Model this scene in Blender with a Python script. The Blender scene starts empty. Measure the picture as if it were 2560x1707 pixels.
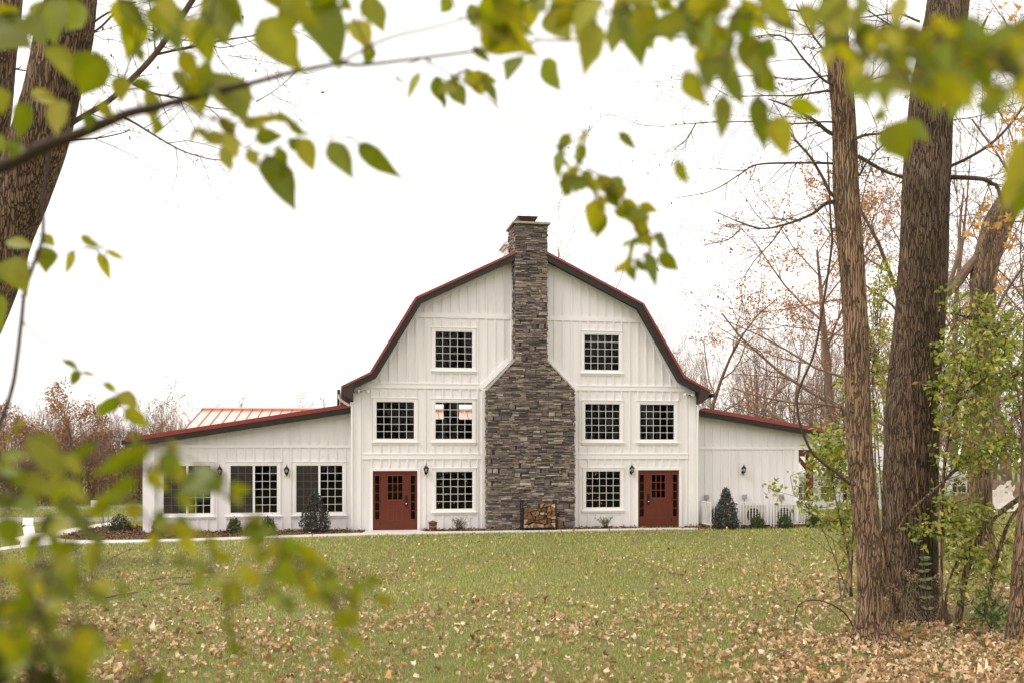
import bpy, math, random
import numpy as np
from mathutils import Vector, noise as mnoise
S = bpy.context.scene
COL = S.collection
rad = math.radians
# ---------------------------------------------------------------- camera, sky, sun, exposure
TH, Z0, FPX, HC, HY = rad(10), 34.86, 2489.0, 2.63, 1134.0
CT, ST = math.cos(TH), math.sin(TH)
CAM = np.array([-Z0*ST, -Z0*CT, HC])
FWD, RGT = np.array([ST, CT, 0.]), np.array([CT, -ST, 0.])
cd = bpy.data.cameras.new('camera'); cam = bpy.data.objects.new('camera', cd); COL.objects.link(cam)
cam.location = CAM; cam.rotation_euler = (rad(90), 0, -TH)
cd.lens = 35.0; cd.sensor_width = 36.0; cd.shift_y = 280.5/2560
cd.clip_start = .05; cd.clip_end = 2000
cd.dof.use_dof = True; cd.dof.focus_distance = 34.0; cd.dof.aperture_fstop = 3.2
S.camera = cam
W = bpy.data.worlds.new('World'); S.world = W; W.use_nodes = True
wn, wl = W.node_tree.nodes, W.node_tree.links
SUN_EL, SUN_AZ = rad(46), rad(248)          # azimuth of the sun, clockwise from +Y
bg = wn['Background']; bg.inputs[1].default_value = .15
sky = wn.new('ShaderNodeTexSky'); sky.sky_type = 'NISHITA'; sky.sun_disc = False
sky.sun_elevation = SUN_EL; sky.sun_rotation = SUN_AZ; sky.air_density = 1.0; sky.dust_density = 6.0; sky.ozone_density = .5
hs = wn.new('ShaderNodeHueSaturation'); hs.inputs['Saturation'].default_value = .10; hs.inputs['Value'].default_value = 1.0
# thin overcast: soft cloud sheets vary the veil a little
tc = wn.new('ShaderNodeTexCoord'); mp = wn.new('ShaderNodeMapping'); mp.inputs['Scale'].default_value = (1.2, 1.2, 7)
nz = wn.new('ShaderNodeTexNoise'); nz.inputs['Scale'].default_value = 2.2; nz.inputs['Detail'].default_value = 5
mr = wn.new('ShaderNodeMapRange'); mr.inputs[3].default_value = .88; mr.inputs[4].default_value = 1.12
mx = wn.new('ShaderNodeMix'); mx.data_type = 'RGBA'; mx.blend_type = 'MULTIPLY'; mx.inputs[0].default_value = 1
tint = wn.new('ShaderNodeMix'); tint.data_type = 'RGBA'; tint.blend_type = 'MULTIPLY'; tint.inputs[0].default_value = 1
tint.inputs[7].default_value = (1.0, .95, .90, 1)
wl.new(tc.outputs['Generated'], mp.inputs[0]); wl.new(mp.outputs[0], nz.inputs['Vector']); wl.new(nz.outputs[0], mr.inputs[0])
veil = wn.new('ShaderNodeMix'); veil.data_type = 'RGBA'; veil.inputs[0].default_value = .86; veil.inputs[7].default_value = (8.2, 8.2, 8.2, 1)   # even cloud cover over the clear sky
wl.new(sky.outputs[0], hs.inputs['Color']); wl.new(hs.outputs[0], veil.inputs[6]); wl.new(veil.outputs[2], mx.inputs[6]); wl.new(mr.outputs[0], mx.inputs[7])
wl.new(mx.outputs[2], tint.inputs[6]); wl.new(tint.outputs[2], bg.inputs[0])
sl = bpy.data.lights.new('sun', 'SUN'); sl.energy = .95; sl.angle = rad(25); sl.color = (1, .95, .88)
sun = bpy.data.objects.new('sun', sl); COL.objects.link(sun)
sd = Vector((math.sin(SUN_AZ)*math.cos(SUN_EL), math.cos(SUN_AZ)*math.cos(SUN_EL), math.sin(SUN_EL)))
sun.rotation_euler = sd.to_track_quat('Z', 'Y').to_euler()
S.view_settings.view_transform = 'Standard'; S.view_settings.look = 'None'; S.view_settings.exposure = 0.48; S.view_settings.gamma = 1

# ---------------------------------------------------------------- measuring helpers (photograph 2560 x 1707 -> metres)
def P(x, y, d):
    return CAM + d*FWD + (x-1280)/FPX*d*RGT + np.array([0, 0, -(y-HY)/FPX*d])
def gp(x, y, z=0.0):
    d = FPX*(HC-z)/(y-HY); p = P(x, y, d); p[2] = z; return p
def gd(x, d, z=0.0):
    p = P(x, HY, d); p[2] = z; return p
def fac(x, y, Y=0.0):
    a = (x-1280)/FPX
    s = (a*(Z0+Y*CT)+Y*ST)/(CT-a*ST); d = Z0+s*ST+Y*CT
    return s, HC-(y-HY)/FPX*d
def zm(ox, oy, k):
    return lambda x, y: (ox+x/k, oy+y/k)

# ---------------------------------------------------------------- mesh helpers
class MB:
    def __init__(s): s.V = []; s.F = []; s.C = []; s.n = 0; s.hc = False
    def add(s, v, fs, c=None):
        v = np.asarray(v, float).reshape(-1, 3)
        for f in fs:
            f = np.asarray(f, int)
            if f.size: s.F.append(f+s.n)
        s.V.append(v); s.n += len(v)
        if c is None: c = np.ones((len(v), 3))
        else:
            s.hc = True; c = np.asarray(c, float)
            if c.ndim == 1: c = np.tile(c, (len(v), 1))
        s.C.append(c); return s
    def box(s, x0, x1, y0, y1, z0, z1, c=None):
        v = [(x, y, z) for z in (z0, z1) for y in (y0, y1) for x in (x0, x1)]
        return s.add(v, [[(0, 2, 3, 1), (4, 5, 7, 6), (0, 1, 5, 4), (2, 6, 7, 3), (0, 4, 6, 2), (1, 3, 7, 5)]], c)
    def prism(s, poly, y0, y1, c=None):
        """polygon in XZ, extruded along Y"""
        n = len(poly); v = [(x, y0, z) for x, z in poly]+[(x, y1, z) for x, z in poly]
        s.add(v, [[tuple(range(n))], [tuple(range(2*n-1, n-1, -1))], [(i, i+n, (i+1) % n+n, (i+1) % n) for i in range(n)]], c)
        return s
    def slab(s, poly, z0, z1, c=None):
        """polygon in XY, extruded along Z"""
        n = len(poly); v = [(x, y, z0) for x, y in poly]+[(x, y, z1) for x, y in poly]
        return s.add(v, [[tuple(range(n-1, -1, -1))], [tuple(range(n, 2*n))], [(i, (i+1) % n, (i+1) % n+n, i+n) for i in range(n)]], c)
    def lathe(s, prof, cx, cy, cz, n=24, c=None):
        a = np.arange(n)*2*math.pi/n; V = []
        for r, z in prof: V += [(cx+r*math.cos(t), cy+r*math.sin(t), cz+z) for t in a]
        q = [(i*n+j, i*n+(j+1) % n, (i+1)*n+(j+1) % n, (i+1)*n+j) for i in range(len(prof)-1) for j in range(n)]
        m = len(prof)-1
        return s.add(V, [q, [tuple(range(n-1, -1, -1))], [tuple(m*n+j for j in range(n))]], c)
    def tube(s, pts, rr, n=8, c=None):
        w = Wood(); w.add(pts, rr, n); w.flush(s, c); return s
    def build(s, name, mat, parent=None, smooth=False):
        me = bpy.data.meshes.new(name)
        V = np.concatenate(s.V) if s.V else np.zeros((0, 3))
        off = np.zeros(3); p = parent
        while p is not None: off += np.array(p.location); p = p.parent
        V = V-off
        me.vertices.add(len(V)); me.vertices.foreach_set('co', V.astype(np.float32).ravel())
        idx = np.concatenate([f.ravel() for f in s.F]); tot = np.concatenate([np.full(len(f), f.shape[1]) for f in s.F])
        st = np.concatenate([[0], np.cumsum(tot)[:-1]])
        me.loops.add(len(idx)); me.loops.foreach_set('vertex_index', idx.astype(np.int32))
        me.polygons.add(len(tot)); me.polygons.foreach_set('loop_start', st.astype(np.int32))
        me.polygons.foreach_set('use_smooth', np.full(len(tot), bool(smooth)))
        me.update(calc_edges=True); me.validate()
        if s.hc:
            at = me.attributes.new('col', 'FLOAT_COLOR', 'POINT')
            C = np.concatenate(s.C); at.data.foreach_set('color', np.c_[C, np.ones(len(C))].astype(np.float32).ravel())
        me.materials.append(mat)
        o = bpy.data.objects.new(name, me); COL.objects.link(o)
        if parent is not None: o.parent = parent
        return o
class Wood:
    """polylines with radii, meshed as tapered tubes in batches"""
    def __init__(s): s.d = {}
    def add(s, pts, rr, n=6):
        s.d.setdefault((len(pts), n), []).append((pts, rr))
    def flush(s, mb, c=None):
        for (k, n), L in s.d.items():
            A = np.array([l[0] for l in L], float); R = np.array([l[1] for l in L], float)
            T = np.empty_like(A); T[:, 1:-1] = A[:, 2:]-A[:, :-2]; T[:, 0] = A[:, 1]-A[:, 0]; T[:, -1] = A[:, -1]-A[:, -2]
            T /= np.linalg.norm(T, axis=2, keepdims=True)+1e-9
            m = A[:, -1]-A[:, 0]; m /= np.linalg.norm(m, axis=1, keepdims=True)+1e-9
            ref = np.where(np.abs(m[:, 2:3]) > .75, np.array([[1., .13, 0]]), np.array([[.05, .1, 1.]]))[:, None, :]
            U = np.cross(T, np.broadcast_to(ref, T.shape)); U /= np.linalg.norm(U, axis=2, keepdims=True)+1e-9
            Vv = np.cross(T, U)
            a = np.arange(n)*2*math.pi/n
            pts = A[:, :, None, :]+R[:, :, None, None]*(np.cos(a)[None, None, :, None]*U[:, :, None, :]+np.sin(a)[None, None, :, None]*Vv[:, :, None, :])
            N = len(L); ii, jj = np.meshgrid(np.arange(k-1), np.arange(n), indexing='ij'); j2 = (jj+1) % n
            q = np.stack([ii*n+jj, ii*n+j2, (ii+1)*n+j2, (ii+1)*n+jj], -1).reshape(-1, 4)
            Q = (q[None]+(np.arange(N)*k*n)[:, None, None]).reshape(-1, 4)
            caps = np.concatenate([np.arange(n)[::-1][None]+(np.arange(N)*k*n)[:, None], (k-1)*n+np.arange(n)[None]+(np.arange(N)*k*n)[:, None]])
            mb.add(pts.reshape(-1, 3), [Q, caps], c)
        return mb
def smoothline(pts, k=4):
    """Catmull-Rom through the points"""
    p = np.array(pts, float); p = np.vstack([2*p[0]-p[1], p, 2*p[-1]-p[-2]]); out = []
    for i in range(1, len(p)-2):
        for t in np.arange(k)/k:
            out.append(.5*((2*p[i])+(p[i+1]-p[i-1])*t+(2*p[i-1]-5*p[i]+4*p[i+1]-p[i+2])*t*t+(3*p[i]-p[i-1]-3*p[i+1]+p[i+2])*t**3))
    out.append(p[-2]); return np.array(out)
LEAF_U = np.array([0, .07, .2, .38, .58, .76, .9, 1.])
LEAF_W = np.array([0.02, .28, .47, .5, .40, .22, .07, 0.])
def leaves(mb, base, axis, side, L, Wd, col, fold=.25, droop=.18, simple=False, rng=None):
    """blades: base (N,3), unit axis and side, length, width, colour (N,3)"""
    base, axis, side = (np.asarray(a, float) for a in (base, axis, side)); N = len(base)
    if not N: return
    L = np.broadcast_to(np.asarray(L, float), (N,)); Wd = np.broadcast_to(np.asarray(Wd, float), (N,))
    nor = np.cross(axis, side)
    if simple: u = np.array([0, .45, 1.]); w = np.array([.0, .5, 0.])
    else: u, w = LEAF_U, LEAF_W
    k = len(u)
    fo = fold*(1 if rng is None else rng.uniform(.2, 1.8, N))*np.ones(N); dr = droop*(1 if rng is None else rng.uniform(-.6, 1.8, N))*np.ones(N)
    rows = []
    for sgn in (-1, 0, 1):
        jw = 1 if simple or rng is None else 1+rng.normal(0, .07, (N, k)); x = u[None]*L[:, None]; y = sgn*w[None]*Wd[:, None]*jw; z = np.abs(sgn)*w[None]*Wd[:, None]*fo[:, None]-dr[:, None]*L[:, None]*u[None]**2
        rows.append(base[:, None]+x[..., None]*axis[:, None]+y[..., None]*side[:, None]+z[..., None]*nor[:, None])
    V = np.stack(rows, 1).reshape(N, 3*k, 3)
    q = [(r*k+i, r*k+i+1, (r+1)*k+i+1, (r+1)*k+i) for r in (0, 1) for i in range(k-1)]
    Q = (np.array(q)[None]+(np.arange(N)*3*k)[:, None, None]).reshape(-1, 4)
    cc = np.repeat(np.asarray(col, float)[:, None], 3, 1)
    if rng is not None: cc = cc*rng.uniform(.82, 1.14, (N, 3, 1))
    if not simple: cc[:, 1] *= 1.12
    mb.add(V.reshape(-1, 3), [Q], np.repeat(cc.reshape(-1, 3), k, axis=0))
def unit(a): return a/(np.linalg.norm(a, axis=-1, keepdims=True)+1e-9)
def rand_leaves(mb, pts, L, col_fn, rng, simple=True, asp=.55, down=.3, fold=.25, droop=.15):
    pts = np.asarray(pts, float); N = len(pts)
    if not N: return
    ax = rng.normal(size=(N, 3)); ax[:, 2] -= down*2; ax = unit(ax)
    sd_ = unit(np.cross(ax, rng.normal(size=(N, 3))))
    l = L*rng.uniform(.65, 1.25, N)
    leaves(mb, pts, ax, sd_, l, l*asp, col_fn(N), simple=simple, rng=rng, fold=fold, droop=droop)
def pal(rng, cols, jit=.2):
    cols = np.array(cols)
    def f(N):
        c = cols[rng.integers(0, len(cols), N)]
        return np.clip(c*rng.uniform(1-jit, 1+jit, (N, 1)), 0, 1)
    return f

# ---------------------------------------------------------------- materials
def M(name, col, rough=.6, col2=None, vscale=4., stretch=(1, 1, 1), bump=0., bscale=None, spec=.3, metal=0., attr=False, transl=0., detail=6, lo=.35, hi=.65, ridged=False, coat=0., ior=None, tcol=None):
    m = bpy.data.materials.new(name); m.use_nodes = True; n, l = m.node_tree.nodes, m.node_tree.links
    b = n['Principled BSDF']; b.inputs['Roughness'].default_value = rough; b.inputs['Specular IOR Level'].default_value = spec; b.inputs['Metallic'].default_value = metal
    if coat: b.inputs['Coat Weight'].default_value = coat; b.inputs['Coat Roughness'].default_value = .25
    if ior: b.inputs['IOR'].default_value = ior
    b.inputs['Base Color'].default_value = (*col, 1)
    out = None
    if col2 is not None or bump:
        t = n.new('ShaderNodeTexCoord'); mp_ = n.new('ShaderNodeMapping'); mp_.inputs['Scale'].default_value = stretch
        l.new(t.outputs['Object'], mp_.inputs[0])
        nz_ = n.new('ShaderNodeTexNoise'); nz_.inputs['Scale'].default_value = vscale; nz_.inputs['Detail'].default_value = detail; nz_.inputs['Roughness'].default_value = .6
        if ridged: nz_.noise_type = 'RIDGED_MULTIFRACTAL'; nz_.normalize = True
        l.new(mp_.outputs[0], nz_.inputs['Vector'])
    if col2 is not None:
        r_ = n.new('ShaderNodeMapRange'); r_.inputs[1].default_value = lo; r_.inputs[2].default_value = hi
        l.new(nz_.outputs[0], r_.inputs[0])
        x = n.new('ShaderNodeMix'); x.data_type = 'RGBA'; x.inputs[6].default_value = (*col, 1); x.inputs[7].default_value = (*col2, 1)
        l.new(r_.outputs[0], x.inputs[0]); out = x.outputs[2]
    if attr:
        a = n.new('ShaderNodeAttribute'); a.attribute_name = 'col'
        if out is None: out = a.outputs['Color']
        else:
            y = n.new('ShaderNodeMix'); y.data_type = 'RGBA'; y.blend_type = 'MULTIPLY'; y.inputs[0].default_value = 1
            l.new(out, y.inputs[6]); l.new(a.outputs['Color'], y.inputs[7]); out = y.outputs[2]
    if out is not None: l.new(out, b.inputs['Base Color'])
    if bump:
        if bscale:
            nb = n.new('ShaderNodeTexNoise'); nb.inputs['Scale'].default_value = bscale; nb.inputs['Detail'].default_value = 5; l.new(mp_.outputs[0], nb.inputs['Vector'])
        else: nb = nz_
        bp = n.new('ShaderNodeBump'); bp.inputs['Strength'].default_value = bump; bp.inputs['Distance'].default_value = .05
        l.new(nb.outputs[0], bp.inputs['Height']); l.new(bp.outputs[0], b.inputs['Normal'])
    if transl:
        tr = n.new('ShaderNodeBsdfTranslucent'); ms = n.new('ShaderNodeMixShader'); ms.inputs[0].default_value = transl
        if out is not None:
            g = n.new('ShaderNodeMix'); g.data_type = 'RGBA'; g.blend_type = 'MULTIPLY'; g.inputs[0].default_value = 1
            g.inputs[7].default_value = (*(tcol or (1.3, 1.25, .6)), 1); l.new(out, g.inputs[6]); l.new(g.outputs[2], tr.inputs[0])
        else: tr.inputs[0].default_value = (*col, 1)
        l.new(b.outputs[0], ms.inputs[1]); l.new(tr.outputs[0], ms.inputs[2]); l.new(ms.outputs[0], n['Material Output'].inputs[0])
    return m
def glass_mat(name, tint=(.82, .8, .76), ior=1.38):
    m = bpy.data.materials.new(name); m.use_nodes = True; n, l = m.node_tree.nodes, m.node_tree.links
    n.remove(n['Principled BSDF'])
    t = n.new('ShaderNodeBsdfTransparent'); t.inputs[0].default_value = (*tint, 1)
    g = n.new('ShaderNodeBsdfGlossy'); g.inputs['Roughness'].default_value = .015
    f = n.new('ShaderNodeFresnel'); f.inputs[0].default_value = ior; ms = n.new('ShaderNodeMixShader')
    l.new(f.outputs[0], ms.inputs[0]); l.new(t.outputs[0], ms.inputs[1]); l.new(g.outputs[0], ms.inputs[2]); l.new(ms.outputs[0], n['Material Output'].inputs[0])
    return m
def glow_mat(name, col, st):
    m = bpy.data.materials.new(name); m.use_nodes = True; b = m.node_tree.nodes['Principled BSDF']
    b.inputs['Base Color'].default_value = (*col, 1); b.inputs['Emission Color'].default_value = (*col, 1); b.inputs['Emission Strength'].default_value = st; return m
m_siding = M('white_siding', (.81, .78, .775), .55, (.70, .672, .655), 1.6, (2.5, 2.5, .22), lo=.48, hi=.85, bump=.03, bscale=60)
m_trim = M('white_trim', (.87, .84, .835), .5, (.83, .80, .795), 2.0)
m_vinyl = M('white_vinyl', (.85, .84, .82), .35)
m_red = M('red_metal_roof', (.25, .036, .028), .36, (.21, .03, .023), 3., coat=.5)
m_fascia = M('dark_brown_fascia', (.030, .022, .018), .5, (.022, .016, .013), 5.)
m_soffit = M('dark_soffit', (.045, .035, .03), .6)
m_gutterw = M('white_gutter', (.78, .765, .74), .4)
m_door = M('red_brown_door', (.128, .028, .015), .42, (.11, .024, .013), 3., bump=.02, bscale=30)
m_doortrim = M('door_moulding', (.19, .045, .026), .4)
m_black = M('black_metal', (.012, .011, .010), .45)
m_glass = glass_mat('window_glass')
m_screen = M('insect_screen', (.03, .027, .024), .8)
m_inside = M('dark_interior', (.13, .095, .066), .8, (.085, .062, .045), 1.5)
m_stone = M('ledge_stone', (1.27, 1.20, 1.14), .85, (.76, .72, .69), 9., bump=.5, bscale=26, attr=True)
m_mortar = M('dark_mortar', (.05, .045, .04), .9)
m_cap = M('limestone_cap', (.42, .39, .35), .8, (.3, .28, .25), 6.)
m_copper = M('weathered_copper', (.10, .055, .036), .45, (.05, .035, .028), 8., metal=.6)
m_flash = M('grey_flashing', (.42, .40, .37), .4, metal=.4)
m_chrome = M('satin_chrome', (.7, .7, .68), .25, metal=1.)
m_timber = M('stained_timber', (.14, .042, .018), .55, (.10, .03, .013), 3., (1, 1, .2))
m_concrete = M('pale_concrete', (.66, .62, .57), .85, (.56, .52, .47), 1.2, bump=.1, bscale=30)
m_asphalt = M('worn_asphalt', (.30, .285, .265), .9, (.24, .225, .21), 2.)
m_mulch = M('bark_mulch', (.105, .055, .033), .95, (.05, .026, .016), 14., bump=.8)
m_chip = M('mulch_chip', (1, 1, 1), .9, attr=True)
m_soil = M('lawn_soil', (.15, .165, .05), .95, (.19, .16, .075), .9, bump=.4, bscale=40, lo=.45, hi=.7)
m_grass = M('grass_blade', (1, 1, 1), .6, attr=True, transl=.3, spec=.25, tcol=(1.1, 1.1, .6))
m_litter = M('dry_leaf', (1, 1, 1), .75, attr=True, transl=.12, spec=.25, tcol=(1, .9, .7))
m_leaf = M('green_leaf', (1.0, 1.0, 1.0), .34, (.80, .83, .8), 60., attr=True, transl=.5, spec=.42, tcol=(1.5, 1.45, .3))
m_shrubleaf = M('shrub_leaf', (1, 1, 1), .45, attr=True, transl=.35, spec=.35, tcol=(1.25, 1.2, .5))
m_holly = M('holly_leaf', (1, 1, 1), .35, attr=True, spec=.5)
m_fall = M('orange_leaf', (1, 1, 1), .7, attr=True, transl=.35, tcol=(1.2, 1., .7))
def bark(name, light, mid, dark, sc, zs=.11, bump=1.):
    m = bpy.data.materials.new(name); m.use_nodes = True; n, l = m.node_tree.nodes, m.node_tree.links; p = n['Principled BSDF']; p.inputs['Roughness'].default_value = .92; p.inputs['Specular IOR Level'].default_value = .15
    t = n.new('ShaderNodeTexCoord'); nd = n.new('ShaderNodeTexNoise'); nd.inputs['Scale'].default_value = 5; nd.inputs['Detail'].default_value = 4
    va = n.new('ShaderNodeVectorMath'); va.operation = 'MULTIPLY_ADD'; va.inputs[1].default_value = (.07, .07, .5); l.new(t.outputs['Object'], nd.inputs['Vector']); l.new(nd.outputs['Color'], va.inputs[0]); l.new(t.outputs['Object'], va.inputs[2])
    mp_ = n.new('ShaderNodeMapping'); mp_.inputs['Scale'].default_value = (1, 1, zs); l.new(va.outputs[0], mp_.inputs[0])
    vo = n.new('ShaderNodeTexVoronoi'); vo.feature = 'DISTANCE_TO_EDGE'; vo.inputs['Scale'].default_value = sc; l.new(mp_.outputs[0], vo.inputs['Vector'])
    fr_ = n.new('ShaderNodeMapRange'); fr_.inputs[1].default_value = .0; fr_.inputs[2].default_value = .16; l.new(vo.outputs['Distance'], fr_.inputs[0])
    n2 = n.new('ShaderNodeTexNoise'); n2.inputs['Scale'].default_value = sc*1.6; n2.inputs['Detail'].default_value = 7; n2.inputs['Roughness'].default_value = .7; l.new(mp_.outputs[0], n2.inputs['Vector'])
    r2_ = n.new('ShaderNodeMapRange'); r2_.inputs[1].default_value = .32; r2_.inputs[2].default_value = .68; l.new(n2.outputs[0], r2_.inputs[0])
    x1 = n.new('ShaderNodeMix'); x1.data_type = 'RGBA'; x1.inputs[6].default_value = (*mid, 1); x1.inputs[7].default_value = (*light, 1); l.new(r2_.outputs[0], x1.inputs[0])
    x2 = n.new('ShaderNodeMix'); x2.data_type = 'RGBA'; x2.inputs[6].default_value = (*dark, 1); l.new(x1.outputs[2], x2.inputs[7]); l.new(fr_.outputs[0], x2.inputs[0]); l.new(x2.outputs[2], p.inputs['Base Color'])
    n3 = n.new('ShaderNodeTexNoise'); n3.inputs['Scale'].default_value = 1.7; n3.inputs['Detail'].default_value = 5; l.new(t.outputs['Object'], n3.inputs['Vector'])
    r3 = n.new('ShaderNodeMapRange'); r3.inputs[1].default_value = .3; r3.inputs[2].default_value = .7; r3.inputs[3].default_value = .68; r3.inputs[4].default_value = 1.3; l.new(n3.outputs[0], r3.inputs[0])
    x3 = n.new('ShaderNodeMix'); x3.data_type = 'RGBA'; x3.blend_type = 'MULTIPLY'; x3.inputs[0].default_value = 1; l.new(x2.outputs[2], x3.inputs[6]); l.new(r3.outputs[0], x3.inputs[7]); l.new(x3.outputs[2], p.inputs['Base Color'])
    ad = n.new('ShaderNodeMath'); ad.operation = 'MULTIPLY_ADD'; ad.inputs[1].default_value = .45; l.new(n2.outputs[0], ad.inputs[0]); l.new(fr_.outputs[0], ad.inputs[2])
    bp = n.new('ShaderNodeBump'); bp.inputs['Strength'].default_value = bump; bp.inputs['Distance'].default_value = .03; l.new(ad.outputs[0], bp.inputs['Height']); l.new(bp.outputs[0], p.inputs['Normal']); return m
m_bark_a = bark('furrowed_brown_bark', (.41, .275, .175), (.225, .145, .088), (.085, .051, .03), 36, .05)
m_bark_b = bark('plated_grey_bark', (.25, .175, .12), (.13, .088, .058), (.046, .030, .019), 40, .055)
m_bark_c = bark('near_rough_bark', (.31, .205, .135), (.165, .106, .066), (.06, .037, .022), 46, .055)
m_twig = M('bare_twig', (.115, .082, .062), .85, (.07, .05, .038), 6., (1, 1, .3))
m_twigfar = M('grey_brown_twig', (.23, .155, .11), .9, (.15, .10, .072), 3.)
m_thicket = M('thicket_twig', (1, 1, 1), .9, attr=True)
m_stem = M('young_stem', (.075, .045, .028), .7, (.05, .03, .02), 12.)
m_wood_end = M('split_wood', (1, 1, 1), .85, (.72, .68, .62), 25., (1, .15, 1), attr=True, bump=.3)
m_white = M('white_paint', (.80, .79, .77), .45, (.74, .73, .71), 3.)
m_whitemetal = M('white_powder_coat', (.82, .81, .79), .4)
m_acbody = M('ac_casing', (.52, .48, .42), .5)
m_rust = M('rusty_pail', (.19, .075, .035), .7, (.10, .055, .04), 9., metal=.3)
m_greybox = M('grey_steel_box', (.36, .37, .38), .5, metal=.3)
m_tent = M('white_tent_vinyl', (.80, .795, .79), .4, transl=.25)
m_tentwin = glass_mat('clear_vinyl', (.62, .62, .62))
m_bulb = glow_mat('warm_bulb', (1, .55, .22), 3)
m_lampglass = glass_mat('lantern_glass', (.92, .9, .85))
m_candle = M('cream_candle_tube', (.75, .62, .42), .5)

# ---------------------------------------------------------------- scene records
def thing(name, label, cat, loc=(0, 0, 0), group=None, kind=None):
    o = bpy.data.objects.new(name, None); COL.objects.link(o); o.location = loc; o.empty_display_size = .2
    return tag(o, label, cat, group, kind)
def tag(o, label, cat=None, group=None, kind=None):
    if label: o['label'] = label
    if cat: o['category'] = cat
    if group: o['group'] = group
    if kind: o['kind'] = kind
    return o
def structure(name, mb, mat, label):
    o = mb.build(name, mat); return tag(o, label, name.replace('_', ' '), kind='structure')
def dup(root, loc, label, group=None, rz=0., sc=1.):
    r = root.copy(); COL.objects.link(r); r.location = loc; r.rotation_euler = (0, 0, rz); r.scale = (sc, sc, sc); r['label'] = label
    if group: r['group'] = group
    for ch in root.children:
        c = ch.copy(); COL.objects.link(c); c.parent = r
        for g in ch.children:
            d = g.copy(); COL.objects.link(d); d.parent = c
    return r
# ================================================================ GROUND
g = MB()
xs = np.linspace(-150, 150, 61); ys = np.linspace(-90, 210, 61)
gx, gy = np.meshgrid(xs, ys, indexing='xy'); gv = np.stack([gx, gy, np.zeros_like(gx)-.004], -1).reshape(-1, 3)
q = [(j*61+i, j*61+i+1, (j+1)*61+i+1, (j+1)*61+i) for j in range(60) for i in range(60)]
g.add(gv, [q]); structure('lawn_ground', g, m_soil, 'flat lawn ground under the grass and fallen leaves')
def poly_px(pts, z): return [tuple(gp(x, y, z)[:2]) for x, y in pts]
# concrete walk along the facade and around to the road on the left
front = [(-60, 1378), (0, 1374), (57, 1366), (143, 1359), (224, 1356.5), (353, 1354), (520, 1349), (697, 1342.5), (914, 1336), (1180, 1330.5), (1426, 1325.7), (1600, 1322.5), (1745, 1320.5)]
back = [(1745, 1317.5), (1600, 1319.0), (1426, 1322.2), (1180, 1326.2), (1065, 1327), (1040, 1322), (922, 1324), (905, 1330.5), (697, 1337.0), (520, 1343), (360, 1347.5), (224, 1349), (172, 1348), (132, 1342), (174, 1333), (230, 1320), (290, 1311), (300, 1303), (267, 1305), (174, 1320), (96, 1331), (34, 1342), (52, 1352), (50, 1360), (0, 1367), (-60, 1371)]
wk = MB(); wk.slab([tuple(gp(x, y, .03)[:2]) for x, y in front+back], -.06, .03)
structure('concrete_path', wk, m_concrete, 'pale concrete path along the front of the barn')
rd = MB(); r1 = [tuple(gd(x, d, 0)[:2]) for x, d in ((-2400, 36.6), (300, 38.5), (520, 40), (700, 42.5), (700, 46), (300, 41.5), (-2400, 39.8))]
rd.slab(r1, -.06, .012); structure('access_road', rd, m_asphalt, 'narrow grey access road beyond the left lawn')
rd = MB(); rd.slab([tuple(gd(x, d, 0)[:2]) for x, d in ((-2400, 42), (-60, 46), (420, 50), (420, 51.5), (-60, 49.5), (-2400, 47.5))], -.06, .012)
structure('back_road', rd, m_asphalt, 'farther grey road in front of the brown thicket')
mulch_polys = [
    [(132, 1342), (172, 1347.6), (224, 1348.6), (360, 1347.1), (520, 1342.6), (697, 1336.6), (905, 1330), (918, 1322), (880, 1318), (362, 1318), (300, 1310), (230, 1320), (174, 1333)],
    [(1042, 1322), (1066, 1326.6), (1180, 1325.8), (1426, 1321.8), (1590, 1318.9), (1600, 1312), (1040, 1312)],
    [(1700, 1319.5), (1755, 1320.8), (1900, 1318.5), (2110, 1314.5), (2110, 1302), (1740, 1304)],
]
mul = MB(); rng = np.random.default_rng(5)
for pl in mulch_polys: mul.slab(poly_px(pl, .02), -.05, .022)
structure('mulch_bed', mul, m_mulch, 'brown bark mulch beds along the barn walls')
def in_poly(poly, x, y):
    poly = np.array(poly); c = np.zeros(len(x), bool); j = len(poly)-1
    for i in range(len(poly)):
        xi, yi = poly[i]; xj, yj = poly[j]
        c ^= ((yi > y) != (yj > y)) & (x < (xj-xi)*(y-yi)/(yj-yi+1e-12)+xi); j = i
    return c
ch = MB()
for pl in mulch_polys:
    pp = np.array(poly_px(pl, .02)); lo, hi = pp.min(0), pp.max(0); N = int(np.prod(hi-lo)*260)
    pt = rng.uniform(lo, hi, (N, 2)); pt = pt[in_poly(pp, pt[:, 0], pt[:, 1])]; N = len(pt)
    ax = unit(rng.normal(size=(N, 3))*[1, 1, .45]); sd_ = unit(np.cross(ax, rng.normal(size=(N, 3))*[.5, .5, 1]))
    colf = pal(rng, [(.12, .06, .035), (.07, .035, .022), (.16, .085, .05), (.24, .13, .07), (.05, .028, .02), (.30, .19, .11)], .3)
    leaves(ch, np.c_[pt, rng.uniform(.025, .06, N)], ax, sd_, rng.uniform(.05, .13, N), rng.uniform(.02, .05, N), colf(N), simple=True, rng=rng)
tag(ch.build('mulch_chips', m_chip), 'loose bark chips and leaves covering the mulch beds', 'mulch', kind='stuff')
path_poly = np.array(wk.V[0][:len(front)+len(back), :2]); mpolys = [np.array(poly_px(p, 0)) for p in mulch_polys]
def camxy(pt):
    r = pt-CAM[:2]; d = r@FWD[:2]; return 1280+FPX*(r@RGT[:2])/d, d
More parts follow.
